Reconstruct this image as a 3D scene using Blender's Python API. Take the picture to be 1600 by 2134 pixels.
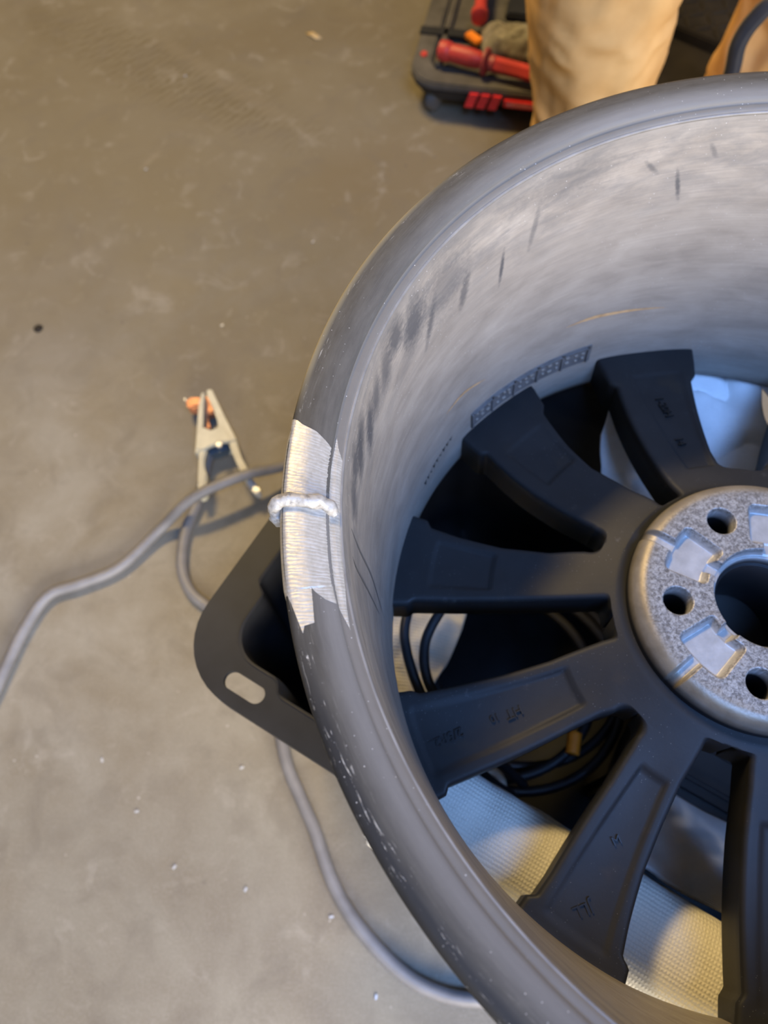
import bpy, bmesh, math, random
import numpy as np
from mathutils import Vector, Matrix, noise

for o in list(bpy.data.objects):
    bpy.data.objects.remove(o)
scene = bpy.context.scene
col = scene.collection
random.seed(4)
R_ = math.radians
PI = math.pi

# ------------------------------------------------------------------ camera
cd = bpy.data.cameras.new('camera')
cam = bpy.data.objects.new('camera', cd)
col.objects.link(cam)
cd.sensor_fit = 'HORIZONTAL'
cd.sensor_width = 7.3
cd.lens = 1560 / 1600 * 7.3
cd.clip_start = 0.02
cam.matrix_world = Matrix(((0.99956063, 0.01290576, 0.02668321, -0.21720512),
                           (0.0, 0.90023156, -0.43541146, -0.148957),
                           (-0.02964039, 0.43522015, 0.89983602, 0.90429506),
                           (0, 0, 0, 1)))
cd.dof.use_dof = True
cd.dof.focus_distance = 0.36
cd.dof.aperture_fstop = 2.2
scene.camera = cam

# ------------------------------------------------------------------ world, lamps, exposure
wd = bpy.data.worlds.new('world')
scene.world = wd
wd.use_nodes = True
wd.node_tree.nodes['Background'].inputs[0].default_value = (0.75, 0.78, 0.85, 1)
wd.node_tree.nodes['Background'].inputs[1].default_value = 0.07


def area(name, loc, target, sx, sy, power, color):
    d = bpy.data.lights.new(name, 'AREA')
    d.shape = 'RECTANGLE'
    d.size = sx
    d.size_y = sy
    d.energy = power
    d.color = color
    o = bpy.data.objects.new(name, d)
    col.objects.link(o)
    o.location = loc
    o.rotation_euler = (Vector(target) - Vector(loc)).to_track_quat('-Z', 'Y').to_euler()
    return o


area('shop_lamp_warm', (-1.1, 1.9, 2.9), (-0.2, 0.6, 0), 0.9, 0.3, 72, (1.0, 0.71, 0.30))
area('open_door_daylight', (0.75, -2.0, 1.0), (-0.1, 0.1, 0.5), 2.4, 1.0, 110, (1.0, 0.90, 0.77))
area('overhead_sky_fill', (0.55, -1.05, 2.75), (0.0, 0.05, 0.4), 1.6, 1.0, 74, (0.20, 0.42, 1.0))  # unseen blue light, added high overhead to reach the rags and towel

vs = scene.view_settings
vs.view_transform = 'Standard'
vs.look = 'None'
vs.exposure = 0.60
vs.gamma = 1.0
vs.use_curve_mapping = False


# ------------------------------------------------------------------ helpers
def mesh_obj(name, verts, faces, mat=None, parent=None, smooth=True, loc=(0, 0, 0)):
    me = bpy.data.meshes.new(name)
    me.from_pydata([tuple(map(float, v)) for v in verts], [], faces)
    if smooth:
        me.polygons.foreach_set('use_smooth', [True] * len(me.polygons))
    me.update()
    o = bpy.data.objects.new(name, me)
    col.objects.link(o)
    o.location = loc
    if mat:
        me.materials.append(mat)
    if parent:
        o.parent = parent
    return o


def bm_obj(name, bm, mat=None, parent=None, smooth=False):
    me = bpy.data.meshes.new(name)
    bm.normal_update()
    bm.to_mesh(me)
    bm.free()
    if smooth:
        me.polygons.foreach_set('use_smooth', [True] * len(me.polygons))
    o = bpy.data.objects.new(name, me)
    col.objects.link(o)
    if mat:
        me.materials.append(mat)
    if parent:
        o.parent = parent
    return o


def sharp(o, ang=35):
    me = o.data
    me.polygons.foreach_set('use_smooth', [True] * len(me.polygons))
    me.set_sharp_from_angle(angle=R_(ang))


def tag(o, label, cat, group=None, kind=None):
    if label:
        o['label'] = label
    if cat:
        o['category'] = cat
    if group:
        o['group'] = group
    if kind:
        o['kind'] = kind
    return o


def empty(name, loc, rz=0.0):
    o = bpy.data.objects.new(name, None)
    col.objects.link(o)
    o.empty_display_size = 0.05
    o.location = loc
    o.rotation_euler = (0, 0, rz)
    return o


def spline(pts, n):
    """Catmull-Rom through pts, n samples per span."""
    P = [Vector(p) for p in pts]
    P = [P[0] * 2 - P[1]] + P + [P[-1] * 2 - P[-2]]
    out = []
    for i in range(1, len(P) - 2):
        a, b, c, d = P[i - 1], P[i], P[i + 1], P[i + 2]
        for k in range(n):
            t = k / n
            out.append(0.5 * ((2 * b) + (c - a) * t + (2 * a - 5 * b + 4 * c - d) * t * t + (3 * b - a - 3 * c + d) * t ** 3))
    out.append(P[-2])
    return out


def tube_data(path, rad, seg=12, cap=True):
    """swept tube; rad is a number or f(i/(n-1))"""
    n = len(path)
    V, F = [], []
    up = Vector((0, 0, 1))
    prev = None
    for i, p in enumerate(path):
        t = (path[min(i + 1, n - 1)] - path[max(i - 1, 0)]).normalized()
        if prev is None:
            a = up if abs(t.dot(up)) < 0.9 else Vector((1, 0, 0))
            x = (a - t * a.dot(t)).normalized()
        else:
            x = (prev - t * prev.dot(t)).normalized()
        prev = x
        y = t.cross(x)
        r = rad(i / (n - 1)) if callable(rad) else rad
        for k in range(seg):
            an = 2 * PI * k / seg
            V.append(p + (x * math.cos(an) + y * math.sin(an)) * r)
    for i in range(n - 1):
        for k in range(seg):
            k2 = (k + 1) % seg
            F.append((i * seg + k, i * seg + k2, (i + 1) * seg + k2, (i + 1) * seg + k))
    if cap:
        F.append(tuple(range(seg - 1, -1, -1)))
        F.append(tuple(range((n - 1) * seg, n * seg)))
    return V, F


def tube(name, pts, rad, mat, parent=None, seg=12, n=10):
    V, F = tube_data(spline(pts, n), rad, seg)
    return mesh_obj(name, V, F, mat, parent)


def lathe_data(prof, seg, z0=0.0, closed=False):
    V, F = [], []
    m = len(prof)
    for k in range(seg):
        a = 2 * PI * k / seg
        c, s = math.cos(a), math.sin(a)
        for r, z in prof:
            V.append((r * c, r * s, z + z0))
    for k in range(seg):
        k2 = (k + 1) % seg
        for i in range(m if closed else m - 1):
            j = (i + 1) % m
            F.append((k * m + i, k2 * m + i, k2 * m + j, k * m + j))
    return V, F


def prism(name, poly, z0, z1, mat, parent=None, bevel=0.0, seg=2):
    bm = bmesh.new()
    vs_ = [bm.verts.new((x, y, z0)) for x, y in poly]
    f = bm.faces.new(vs_)
    bm.normal_update()
    if f.normal.z > 0:
        f.normal_flip()
    r = bmesh.ops.extrude_face_region(bm, geom=[f])
    bmesh.ops.translate(bm, vec=(0, 0, z1 - z0), verts=[v for v in r['geom'] if isinstance(v, bmesh.types.BMVert)])
    bmesh.ops.recalc_face_normals(bm, faces=bm.faces)
    if bevel:
        bmesh.ops.bevel(bm, geom=[e for e in bm.edges], offset=bevel, segments=seg, affect='EDGES', clamp_overlap=True)
    o = bm_obj(name, bm, mat, parent)
    sharp(o, 40)
    return o


def box(name, size, loc, mat, parent=None, bevel=0.002, rot=(0, 0, 0), seg=2):
    bm = bmesh.new()
    bmesh.ops.create_cube(bm, size=1)
    bmesh.ops.scale(bm, vec=size, verts=bm.verts)
    if bevel:
        bmesh.ops.bevel(bm, geom=list(bm.edges), offset=bevel, segments=seg, affect='EDGES', clamp_overlap=True)
    o = bm_obj(name, bm, mat, parent)
    o.location = loc
    o.rotation_euler = rot
    sharp(o, 40)
    return o


def rrect(x0, y0, x1, y1, r, n=8):
    P = []
    for cx, cy, a0 in ((x1 - r, y1 - r, 0), (x0 + r, y1 - r, 90), (x0 + r, y0 + r, 180), (x1 - r, y0 + r, 270)):
        for k in range(n + 1):
            a = R_(a0 + 90 * k / n)
            P.append((cx + r * math.cos(a), cy + r * math.sin(a)))
    return P


def fbm(p, o=4):
    return noise.fractal(Vector(p), 1.0, 2.0, o)


def interp(tab, x):
    if x <= tab[0][0]:
        return tab[0][1]
    for (a, b), (c, d) in zip(tab[:-1], tab[1:]):
        if x <= c:
            return b + (d - b) * (x - a) / (c - a) if c > a else d
    return tab[-1][1]


def sstep(a, b, x):
    t = np.clip((x - a) / (b - a), 0, 1)
    return t * t * (3 - 2 * t)


# ------------------------------------------------------------------ materials
class MT:
    def __init__(s, name, rough=0.5, metal=0.0, spec=0.5):
        s.m = bpy.data.materials.new(name)
        s.m.use_nodes = True
        s.nt = s.m.node_tree
        s.b = s.nt.nodes['Principled BSDF']
        s.b.inputs['Roughness'].default_value = rough
        s.b.inputs['Metallic'].default_value = metal
        s.b.inputs['Specular IOR Level'].default_value = spec
        s._co = None

    def n(s, t):
        return s.nt.nodes.new(t)

    def put(s, sock, v):
        if isinstance(v, bpy.types.NodeSocket):
            s.nt.links.new(v, sock)
        elif isinstance(v, (tuple, list)) and len(v) == 3 and sock.type == 'RGBA':
            sock.default_value = (*v, 1)
        else:
            sock.default_value = v

    def co(s, kind='Object'):
        if s._co is None:
            s._co = s.n('ShaderNodeTexCoord')
        return s._co.outputs[kind]

    def map(s, scale=(1, 1, 1), rot=(0, 0, 0), loc=(0, 0, 0), vec=None):
        m = s.n('ShaderNodeMapping')
        s.put(m.inputs[0], vec or s.co())
        m.inputs[1].default_value = loc
        m.inputs[2].default_value = rot
        m.inputs[3].default_value = scale
        return m.outputs[0]

    def noise(s, scale, detail=4, rough=0.55, vec=None, dist=0.0):
        m = s.n('ShaderNodeTexNoise')
        s.put(m.inputs['Vector'], vec or s.co())
        m.inputs['Scale'].default_value = scale
        m.inputs['Detail'].default_value = detail
        m.inputs['Roughness'].default_value = rough
        m.inputs['Distortion'].default_value = dist
        return m.outputs['Fac']

    def voro(s, scale, vec=None, feature='F1', out='Distance'):
        m = s.n('ShaderNodeTexVoronoi')
        m.feature = feature
        s.put(m.inputs['Vector'], vec or s.co())
        m.inputs['Scale'].default_value = scale
        return m.outputs[out]

    def wave(s, scale, dist=0.0, vec=None, dirn='X', dscale=1.0, detail=2):
        m = s.n('ShaderNodeTexWave')
        m.bands_direction = dirn
        s.put(m.inputs['Vector'], vec or s.co())
        m.inputs['Scale'].default_value = scale
        m.inputs['Distortion'].default_value = dist
        m.inputs['Detail'].default_value = detail
        m.inputs['Detail Scale'].default_value = dscale
        return m.outputs['Fac']

    def ramp(s, fac, stops):
        m = s.n('ShaderNodeValToRGB')
        e = m.color_ramp.elements
        while len(e) < len(stops):
            e.new(0.5)
        for k, (p, c) in enumerate(stops):
            e[k].position = p
            e[k].color = (c, c, c, 1) if isinstance(c, (int, float)) else (*c, 1)
        s.put(m.inputs[0], fac)
        return m.outputs[0]

    def mix(s, fac, a, b, mode='MIX'):
        m = s.n('ShaderNodeMix')
        m.data_type = 'RGBA'
        m.blend_type = mode
        s.put(m.inputs[0], fac)
        s.put(m.inputs[6], a)
        s.put(m.inputs[7], b)
        return m.outputs[2]

    def math(s, op, a, b=0.0, c=0.0):
        m = s.n('ShaderNodeMath')
        m.operation = op
        s.put(m.inputs[0], a)
        s.put(m.inputs[1], b)
        s.put(m.inputs[2], c)
        return m.outputs[0]

    def polar(s):
        """(theta, z, radius) of the object coordinate"""
        sp = s.n('ShaderNodeSeparateXYZ')
        s.put(sp.inputs[0], s.co())
        th = s.math('ARCTAN2', sp.outputs[1], sp.outputs[0])
        r = s.math('SQRT', s.math('ADD', s.math('MULTIPLY', sp.outputs[0], sp.outputs[0]), s.math('MULTIPLY', sp.outputs[1], sp.outputs[1])))
        cb = s.n('ShaderNodeCombineXYZ')
        s.put(cb.inputs[0], th)
        s.put(cb.inputs[1], sp.outputs[2])
        s.put(cb.inputs[2], r)
        return cb.outputs[0], th, sp.outputs[2], r

    def bump(s, h, strength=0.3, dist=0.001):
        m = s.n('ShaderNodeBump')
        m.inputs['Strength'].default_value = strength
        m.inputs['Distance'].default_value = dist
        s.put(m.inputs['Height'], h)
        s.put(s.b.inputs['Normal'], m.outputs[0])

    def color(s, c):
        s.put(s.b.inputs['Base Color'], c)
        return s

    def rough(s, v):
        s.put(s.b.inputs['Roughness'], v)
        return s


def plain(name, c, rough=0.5, metal=0.0, var=0.25, scale=40, bump=0.0, spec=0.5):
    t = MT(name, rough, metal, spec)
    f = t.noise(scale, 4)
    lo = tuple(x * (1 - var) for x in c)
    hi = tuple(min(1, x * (1 + var)) for x in c)
    t.color(t.mix(t.ramp(f, [(0.3, 0.0), (0.7, 1.0)]), lo, hi))
    if bump:
        t.bump(t.noise(scale * 6, 3), bump, 0.001)
    return t.m


M = {}
# concrete floor
t = MT('concrete', 0.62, 0, 0.35)
big = t.noise(1.3, 5, 0.6, dist=0.4)
mid = t.noise(6.0, 6, 0.65, dist=0.6)
fine = t.noise(430, 5, 0.75)
c = t.mix(t.ramp(big, [(0.35, 0.0), (0.68, 1.0)]), (0.172, 0.154, 0.112), (0.255, 0.231, 0.178))
c = t.mix(t.ramp(mid, [(0.38, 0.0), (0.62, 1.0)]), t.mix(0.8, c, (0.155, 0.130, 0.088)), c)
c = t.mix(t.math('MULTIPLY', t.ramp(fine, [(0.45, 0.0), (0.72, 1.0)]), 0.42), c, (0.33, 0.30, 0.26))
# rusty blotch and tyre track: stains with their own shape
sp = t.n('ShaderNodeSeparateXYZ')
t.put(sp.inputs[0], t.co())


def blob(t, cx, cy, rx, ry, rz, soft=0.5, vec=None):
    v = t.map((1 / rx, 1 / ry, 0.0), (0, 0, 0), (0, 0, 0), t.map((1, 1, 1), (0, 0, -rz), (0, 0, 0), t.map(loc=(-cx, -cy, 0))))
    m = t.n('ShaderNodeVectorMath')
    m.operation = 'LENGTH'
    t.put(m.inputs[0], v)
    w_ = t.math('ADD', m.outputs['Value'], t.math('MULTIPLY', t.math('SUBTRACT', t.noise(9, 4, 0.6), 0.5), soft))
    return t.ramp(w_, [(0.45, 1.0), (1.0, 0.0)])


c = t.mix(t.math('MULTIPLY', blob(t, -0.25, 0.92, 0.22, 0.14, 0.5), 0.5), c, (0.17, 0.115, 0.06))
c = t.mix(t.math('MULTIPLY', blob(t, -0.42, 1.32, 0.30, 0.09, 0.15), 0.55), c, (0.12, 0.092, 0.06))
c = t.mix(t.math('MULTIPLY', blob(t, -0.78, 0.72, 0.17, 0.30, 0.2), 0.35), c, (0.14, 0.125, 0.115))
c = t.mix(t.math('MULTIPLY', blob(t, -0.52, 0.56, 0.09, 0.14, 0.0), 0.4), c, (0.13, 0.108, 0.082))
tr = blob(t, -0.68, 1.24, 0.42, 0.10, -0.62, 0.7)
tw = t.wave(22, 3.5, t.map((1, 1, 1), (0, 0, 0.75)), 'X', 2.0)
tw2 = t.wave(14, 4.0, t.map((1, 1, 1), (0, 0, -0.4)), 'Y', 2.0)
trk = t.math('MULTIPLY', tr, t.ramp(t.math('MULTIPLY', tw, t.math('ADD', 0.4, tw2)), [(0.2, 0.0), (0.6, 1.0)]))
c = t.mix(t.math('MULTIPLY', trk, 0.85), c, (0.085, 0.068, 0.042))
c = t.mix(t.math('MULTIPLY', blob(t, -0.55, 1.20, 0.25, 0.025, -0.75, 0.9), 0.35), c, (0.29, 0.25, 0.19))
c = t.mix(t.math('MULTIPLY', blob(t, -0.655, 0.985, 0.035, 0.008, 1.0, 0.3), 0.5), c, (0.34, 0.30, 0.23))
# broad darker olive-brown tone across the far floor and mottled patches
c = t.mix(t.math('MULTIPLY', blob(t, -0.50, 1.15, 1.1, 0.80, 0.0, 0.9), 0.62), c, (0.140, 0.113, 0.062))
mot = t.noise(14, 6, 0.7, dist=0.8)
c = t.mix(t.ramp(mot, [(0.50, 0.0), (0.68, 0.5)]), c, (0.135, 0.115, 0.085))
mot2 = t.noise(22, 5, 0.7, vec=t.map(loc=(5, 3, 0)), dist=0.8)
c = t.mix(t.ramp(mot2, [(0.56, 0.0), (0.72, 0.45)]), c, (0.30, 0.275, 0.225))
# small light and dark flecks
fl = t.voro(46)
c = t.mix(t.math('MULTIPLY', t.ramp(fl, [(0.035, 1.0), (0.075, 0.0)]), t.ramp(t.noise(17, 2), [(0.52, 0.0), (0.6, 0.8)])), c, (0.42, 0.39, 0.34))
fl2 = t.voro(24, t.map(loc=(3.1, 7.7, 0)))
c = t.mix(t.math('MULTIPLY', t.ramp(fl2, [(0.04, 1.0), (0.09, 0.0)]), t.ramp(t.noise(11, 2, vec=t.map(loc=(9, 2, 0))), [(0.55, 0.0), (0.62, 0.7)])), c, (0.10, 0.085, 0.07))
sc = t.noise(7, 6, 0.7, t.map((1, 14, 1), (0, 0, 0.6)))
c = t.mix(t.ramp(sc, [(0.66, 0.0), (0.8, 0.35)]), c, (0.36, 0.33, 0.27))
t.color(c)
t.rough(t.ramp(mid, [(0.3, 0.42), (0.7, 0.70)]))
t.bump(t.math('ADD', t.noise(480, 4, 0.75), t.math('MULTIPLY', mid, 0.6)), 0.28, 0.002)
M['floor'] = t.m


def speckle(t, c, amount=0.9, scale=330, colr=(0.62, 0.6, 0.56), thr=0.13, clump=14):
    v = t.voro(scale)
    return t.mix(t.math('MULTIPLY', t.ramp(v, [(thr * 0.5, 1.0), (thr, 0.0)]), t.math('MULTIPLY', t.ramp(t.noise(clump, 3), [(0.42, 0.0), (0.62, 1.0)]), amount)), c, colr)


# dusty inner barrel
t = MT('dusty_barrel', 0.6, 0.0, 0.3)
pv, th, z_, r_ = t.polar()
base = t.ramp(t.noise(3.2, 6, 0.62, t.map((1.6, 16, 0), vec=pv), 0.3), [(0.25, (0.235, 0.205, 0.168)), (0.5, (0.315, 0.278, 0.230)), (0.75, (0.385, 0.345, 0.290))])
rings = t.noise(4, 5, 0.7, t.map((0.8, 260, 0), vec=pv))
base = t.mix(t.ramp(rings, [(0.35, 0.22), (0.6, 0.0)]), base, (0.10, 0.098, 0.098))
# dark hand smears just under the rim, between the dust
def pblob(th0, z0, rth, rz, rot, soft=0.6, freq=1.0):
    v = t.map((1 / rth, 1 / rz, 0.0), (0, 0, 0), (0, 0, 0), t.map((1, 1, 1), (0, 0, -rot), (0, 0, 0), t.map((0.24, 1, 1), (0, 0, 0), (-0.24 * R_(th0), -(z0 + 0.235), 0), pv)))
    m = t.n('ShaderNodeVectorMath')
    m.operation = 'LENGTH'
    t.put(m.inputs[0], v)
    w_ = t.math('ADD', m.outputs['Value'], t.math('MULTIPLY', t.math('SUBTRACT', t.noise(5 * freq, 4, 0.65, t.map((14, 90, 0), vec=pv)), 0.5), soft * 1.6))
    return t.ramp(w_, [(0.35, 1.0), (1.0, 0.0)])


cl = t.noise(4.5, 6, 0.68, t.map((1.7, 22, 0), (0, 0, 0.2), vec=pv), 0.5)
base = t.mix(t.math('MULTIPLY', t.ramp(cl, [(0.42, 0.0), (0.62, 1.0)]), t.ramp(z_, [(0.150, 0.0), (0.195, 0.45), (0.222, 0.5), (0.229, 0.2)])), base, (0.135, 0.134, 0.132))
for th0, z0, rth, rz, rot, am in ((151, -0.034, 0.016, 0.022, 0.3, 0.85), (155.5, -0.024, 0.012, 0.014, 0.3, 0.85), (159, -0.030, 0.010, 0.018, 0.3, 0.7), (166.5, -0.040, 0.008, 0.020, 0.5, 0.9), (163, -0.034, 0.008, 0.016, 0.5, 0.7), (171, -0.034, 0.009, 0.020, 0.6, 0.9), (173.3, -0.028, 0.010, 0.014, 0.6, 0.85), (169, -0.028, 0.008, 0.013, 0.5, 0.6),
                                   (143, -0.035, 0.030, 0.024, -0.2, 0.55), (139, -0.054, 0.005, 0.016, 0.3, 0.7), (131, -0.060, 0.0022, 0.016, 0.1, 0.9), (120, -0.024, 0.050, 0.014, 0.0, 0.4), (147, -0.050, 0.004, 0.020, 0.4, 0.7),
                                   (100.9, -0.050, 0.0020, 0.014, -0.3, 0.85), (106, -0.034, 0.002, 0.009, -0.8, 0.6), (97, -0.030, 0.002, 0.008, -0.6, 0.5), (177, -0.034, 0.010, 0.016, 0.7, 0.7), (125, -0.045, 0.003, 0.018, 0.2, 0.5)):
    base = t.mix(t.math('MULTIPLY', pblob(th0, z0, rth, rz, rot), am), base, (0.075, 0.075, 0.077))
sm = t.noise(10, 4, 0.65, t.map((2.2, 26, 0), (0, 0, 0.25), vec=pv), 1.0)
base = t.mix(t.ramp(r_, [(0.2436, 0.0), (0.2450, 0.85)]), base, (0.115, 0.108, 0.095))
base = speckle(t, base, 0.8, 300, (0.7, 0.69, 0.66), 0.10, 22)
t.color(base)
t.rough(t.ramp(sm, [(0.3, 0.62), (0.7, 0.42)]))
t.bump(t.math('ADD', t.math('MULTIPLY', rings, 0.5), t.noise(400, 2)), 0.12, 0.0006)
M['barrel'] = t.m

# dark grey flange paint
t = MT('flange_paint', 0.68, 0.0, 0.25)
pv, th, z_, r_ = t.polar()
base = t.ramp(t.noise(6, 6, 0.65, t.map((2.4, 20, 55), vec=pv), 0.2), [(0.3, (0.052, 0.047, 0.038)), (0.7, (0.082, 0.075, 0.061))])
base = t.mix(t.ramp(t.noise(5, 5, 0.7, t.map((1, 0, 420), vec=pv)), [(0.55, 0.0), (0.75, 0.35)]), base, (0.15, 0.147, 0.14))
base = t.mix(t.math('MULTIPLY', t.ramp(r_, [(0.2500, 1.0), (0.2570, 0.8), (0.2585, 0.0)]), t.ramp(t.math('DIVIDE', th, PI), [(0.1, 0.5), (0.62, 0.6), (0.85, 0.1)])), base, (0.22, 0.212, 0.20))
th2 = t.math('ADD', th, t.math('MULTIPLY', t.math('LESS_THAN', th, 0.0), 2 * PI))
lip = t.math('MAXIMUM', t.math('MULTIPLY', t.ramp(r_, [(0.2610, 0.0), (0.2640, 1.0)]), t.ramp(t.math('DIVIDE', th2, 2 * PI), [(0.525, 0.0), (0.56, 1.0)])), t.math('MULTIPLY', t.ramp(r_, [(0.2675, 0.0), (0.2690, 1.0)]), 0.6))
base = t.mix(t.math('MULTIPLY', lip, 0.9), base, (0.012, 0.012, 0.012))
chip = t.math('MULTIPLY', t.ramp(t.noise(22, 6, 0.75, t.map((0.9, 6, 34), vec=pv), 0.6), [(0.605, 0.0), (0.63, 1.0)]), t.ramp(r_, [(0.2615, 0.0), (0.2640, 1.0), (0.2684, 1.0), (0.2697, 0.0)]))
band = t.ramp(t.math('DIVIDE', th2, 2 * PI), [(0.30, 0.0), (0.36, 0.35), (0.50, 0.5), (0.54, 1.0), (0.72, 1.0), (0.8, 0.3)])
base = t.mix(t.math('MULTIPLY', chip, band), base, (0.50, 0.47, 0.40))
lit_edge = t.math('MULTIPLY', t.ramp(r_, [(0.2688, 0.0), (0.2694, 1.0)]), t.ramp(t.math('DIVIDE', th2, 2 * PI), [(0.36, 0.0), (0.40, 1.0), (0.46, 1.0), (0.478, 0.0)]))  # warm lamp light along the upper-left edge, painted into the colour
base = t.mix(t.math('MULTIPLY', lit_edge, 0.8), base, (0.42, 0.36, 0.22))
base = speckle(t, base, 0.9, 330, (0.60, 0.58, 0.54), 0.085, 16)
t.color(base)
t.bump(t.noise(500, 3, 0.7), 0.12, 0.0004)
M['flange'] = t.m

# bare filed aluminium
t = MT('bare_aluminium', 0.42, 0.3, 0.5)
pv, th, z_, r_ = t.polar()
rip = t.wave(9.0, 7.0, t.map((6, 0, 9), (0, 0.45, 0), vec=pv), 'X', 1.4, 3)
rip = t.math('ADD', t.math('MULTIPLY', rip, t.ramp(t.noise(7, 4, 0.6, t.map((4, 8, 30), vec=pv)), [(0.35, 0.15), (0.65, 1.0)])), t.math('MULTIPLY', t.noise(40, 4, 0.65, t.map((9, 0, 14), (0, 0.5, 0), vec=pv)), 0.5))
base = t.ramp(t.noise(9, 5, 0.6, t.map((6, 10, 40), vec=pv)), [(0.3, (0.40, 0.375, 0.315)), (0.7, (0.52, 0.495, 0.44))])
base = t.mix(t.ramp(rip, [(0.12, 0.4), (0.55, 0.0)]), base, (0.24, 0.215, 0.165))
t.color(base)
t.bump(t.math('ADD', rip, t.math('MULTIPLY', t.noise(260, 4, 0.7), 0.9)), 0.20, 0.0005)
M['bare'] = t.m

t = MT('weld_metal', 0.5, 0.15, 0.4)
f = t.noise(220, 5, 0.7)
t.color(t.ramp(f, [(0.32, (0.15, 0.138, 0.115)), (0.46, (0.34, 0.32, 0.28)), (0.8, (0.45, 0.43, 0.385))]))
t.bump(f, 0.5, 0.0008)
M['weld'] = t.m

# spoke paint, slightly dusty black
t = MT('spoke_paint', 0.55, 0.0, 0.25)
base = t.ramp(t.noise(18, 5, 0.6, dist=0.4), [(0.3, (0.012, 0.012, 0.0125)), (0.7, (0.019, 0.019, 0.0195))])
base = t.mix(t.ramp(t.noise(60, 5, 0.7, t.map((1, 1, 0.3), (0, 0, 0.6))), [(0.66, 0.0), (0.80, 0.35)]), base, (0.16, 0.15, 0.14))
base = t.mix(t.ramp(t.noise(30, 3, 0.5, t.map(loc=(4, 4, 0))), [(0.62, 0.0), (0.78, 0.5)]), base, (0.034, 0.025, 0.015))
base = speckle(t, base, 0.5, 420, (0.3, 0.3, 0.29), 0.10, 20)
t.color(base)
t.bump(t.noise(420, 3, 0.7), 0.16, 0.0005)
M['spoke'] = t.m

# oxidised hub face
t = MT('hub_metal', 0.42, 0.35, 0.5)
pv, th, z_, r_ = t.polar()
ox = t.noise(520, 6, 0.75, dist=0.5)
ox2 = t.noise(60, 4, 0.6)
base = t.ramp(ox, [(0.40, (0.085, 0.072, 0.058)), (0.50, (0.26, 0.245, 0.22)), (0.60, (0.46, 0.44, 0.40))])
base = t.mix(t.ramp(ox2, [(0.55, 0.0), (0.72, 0.45)]), base, (0.30, 0.22, 0.13))
edge = t.ramp(r_, [(0.0690, 0.0), (0.0725, 1.0)])
base = t.mix(edge, base, t.ramp(ox2, [(0.3, (0.17, 0.135, 0.085)), (0.7, (0.27, 0.225, 0.155))]))
dep = t.ramp(z_, [(0.0838, 1.0), (0.0866, 0.0)])
dep = t.math('MULTIPLY', dep, t.math('SUBTRACT', 1.0, t.math('MULTIPLY', edge, 0.8)))
base = t.mix(dep, base, t.ramp(t.noise(120, 3), [(0.3, (0.40, 0.39, 0.37)), (0.7, (0.55, 0.54, 0.52))]))
base = t.mix(t.ramp(z_, [(0.0772, 1.0), (0.0787, 0.0)]), base, (0.012, 0.012, 0.013))  # hole walls go black with depth: shade painted into the colour
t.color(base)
t.bump(ox, 0.25, 0.0006)
M['hub'] = t.m

M['ridge'] = plain('worn_ridge', (0.20, 0.19, 0.175), 0.42, 0.0, 0.25, 60)
M['tote'] = plain('black_tote_plastic', (0.016, 0.017, 0.019), 0.5, 0, 0.25, 22, 0.06, 0.22)
M['blackplastic'] = plain('black_plastic', (0.014, 0.014, 0.015), 0.45, 0, 0.3, 30, 0.08)
M['blackrubber'] = plain('black_cable_rubber', (0.018, 0.018, 0.020), 0.42, 0, 0.3, 30, 0.05)
M['greycable'] = plain('grey_cable_rubber', (0.17, 0.165, 0.165), 0.5, 0, 0.2, 30, 0.1)
M['gloss'] = plain('glossy_black_hose', (0.03, 0.03, 0.033), 0.18, 0, 0.1, 30, 0.0)
M['zinc'] = plain('cream_zinc', (0.50, 0.475, 0.36), 0.50, 0.0, 0.12, 50, 0.08)
M['copper'] = plain('copper', (0.62, 0.25, 0.11), 0.45, 0.2, 0.25, 120, 0.15)
M['steelblue'] = plain('blued_steel', (0.10, 0.14, 0.18), 0.35, 0.5, 0.2, 60)
M['chrome'] = plain('bright_steel', (0.50, 0.51, 0.52), 0.40, 0.3, 0.06, 60)
M['orange'] = plain('orange_tape', (0.88, 0.26, 0.015), 0.5, 0, 0.12, 60)
M['cream'] = plain('cream_plastic', (0.70, 0.66, 0.56), 0.5, 0, 0.1, 60)
M['red'] = plain('red_plastic', (0.48, 0.040, 0.028), 0.5, 0, 0.18, 30)
M['redflat'] = plain('red_steel_bar', (0.33, 0.05, 0.04), 0.5, 0, 0.2, 30)
M['redlogo'] = plain('red_badge', (0.75, 0.03, 0.03), 0.35, 0, 0.08, 50)
M['pink'] = plain('pale_print', (0.85, 0.35, 0.34), 0.5, 0, 0.08, 50)
M['dustblack'] = plain('dusty_black_plastic', (0.075, 0.068, 0.056), 0.62, 0, 0.35, 26, 0.12)
M['wheelgrey'] = plain('grey_caster', (0.09, 0.085, 0.075), 0.55, 0, 0.2, 40)
M['boot'] = plain('boot_leather', (0.06, 0.045, 0.03), 0.6, 0, 0.3, 40, 0.1)
M['skin'] = plain('skin', (0.55, 0.34, 0.25), 0.5, 0, 0.08, 40)
M['shirt'] = plain('dark_shirt', (0.05, 0.055, 0.065), 0.85, 0, 0.2, 40, 0.1)
M['leaf'] = plain('dry_leaf', (0.45, 0.33, 0.16), 0.7, 0, 0.2, 120)
M['scuff'] = plain('orange_scuff', (0.48, 0.31, 0.15), 0.6, 0, 0.25, 120)
M['steelplate'] = plain('dark_steel', (0.020, 0.016, 0.012), 0.7, 0.0, 0.4, 14, 0.25, 0.2)
M['grime_and_shade'] = plain('black_grime_and_shade', (0.006, 0.006, 0.006), 0.6, 0, 0.3, 60)  # black of the grime marks and of the shade disc behind the hub holes

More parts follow.
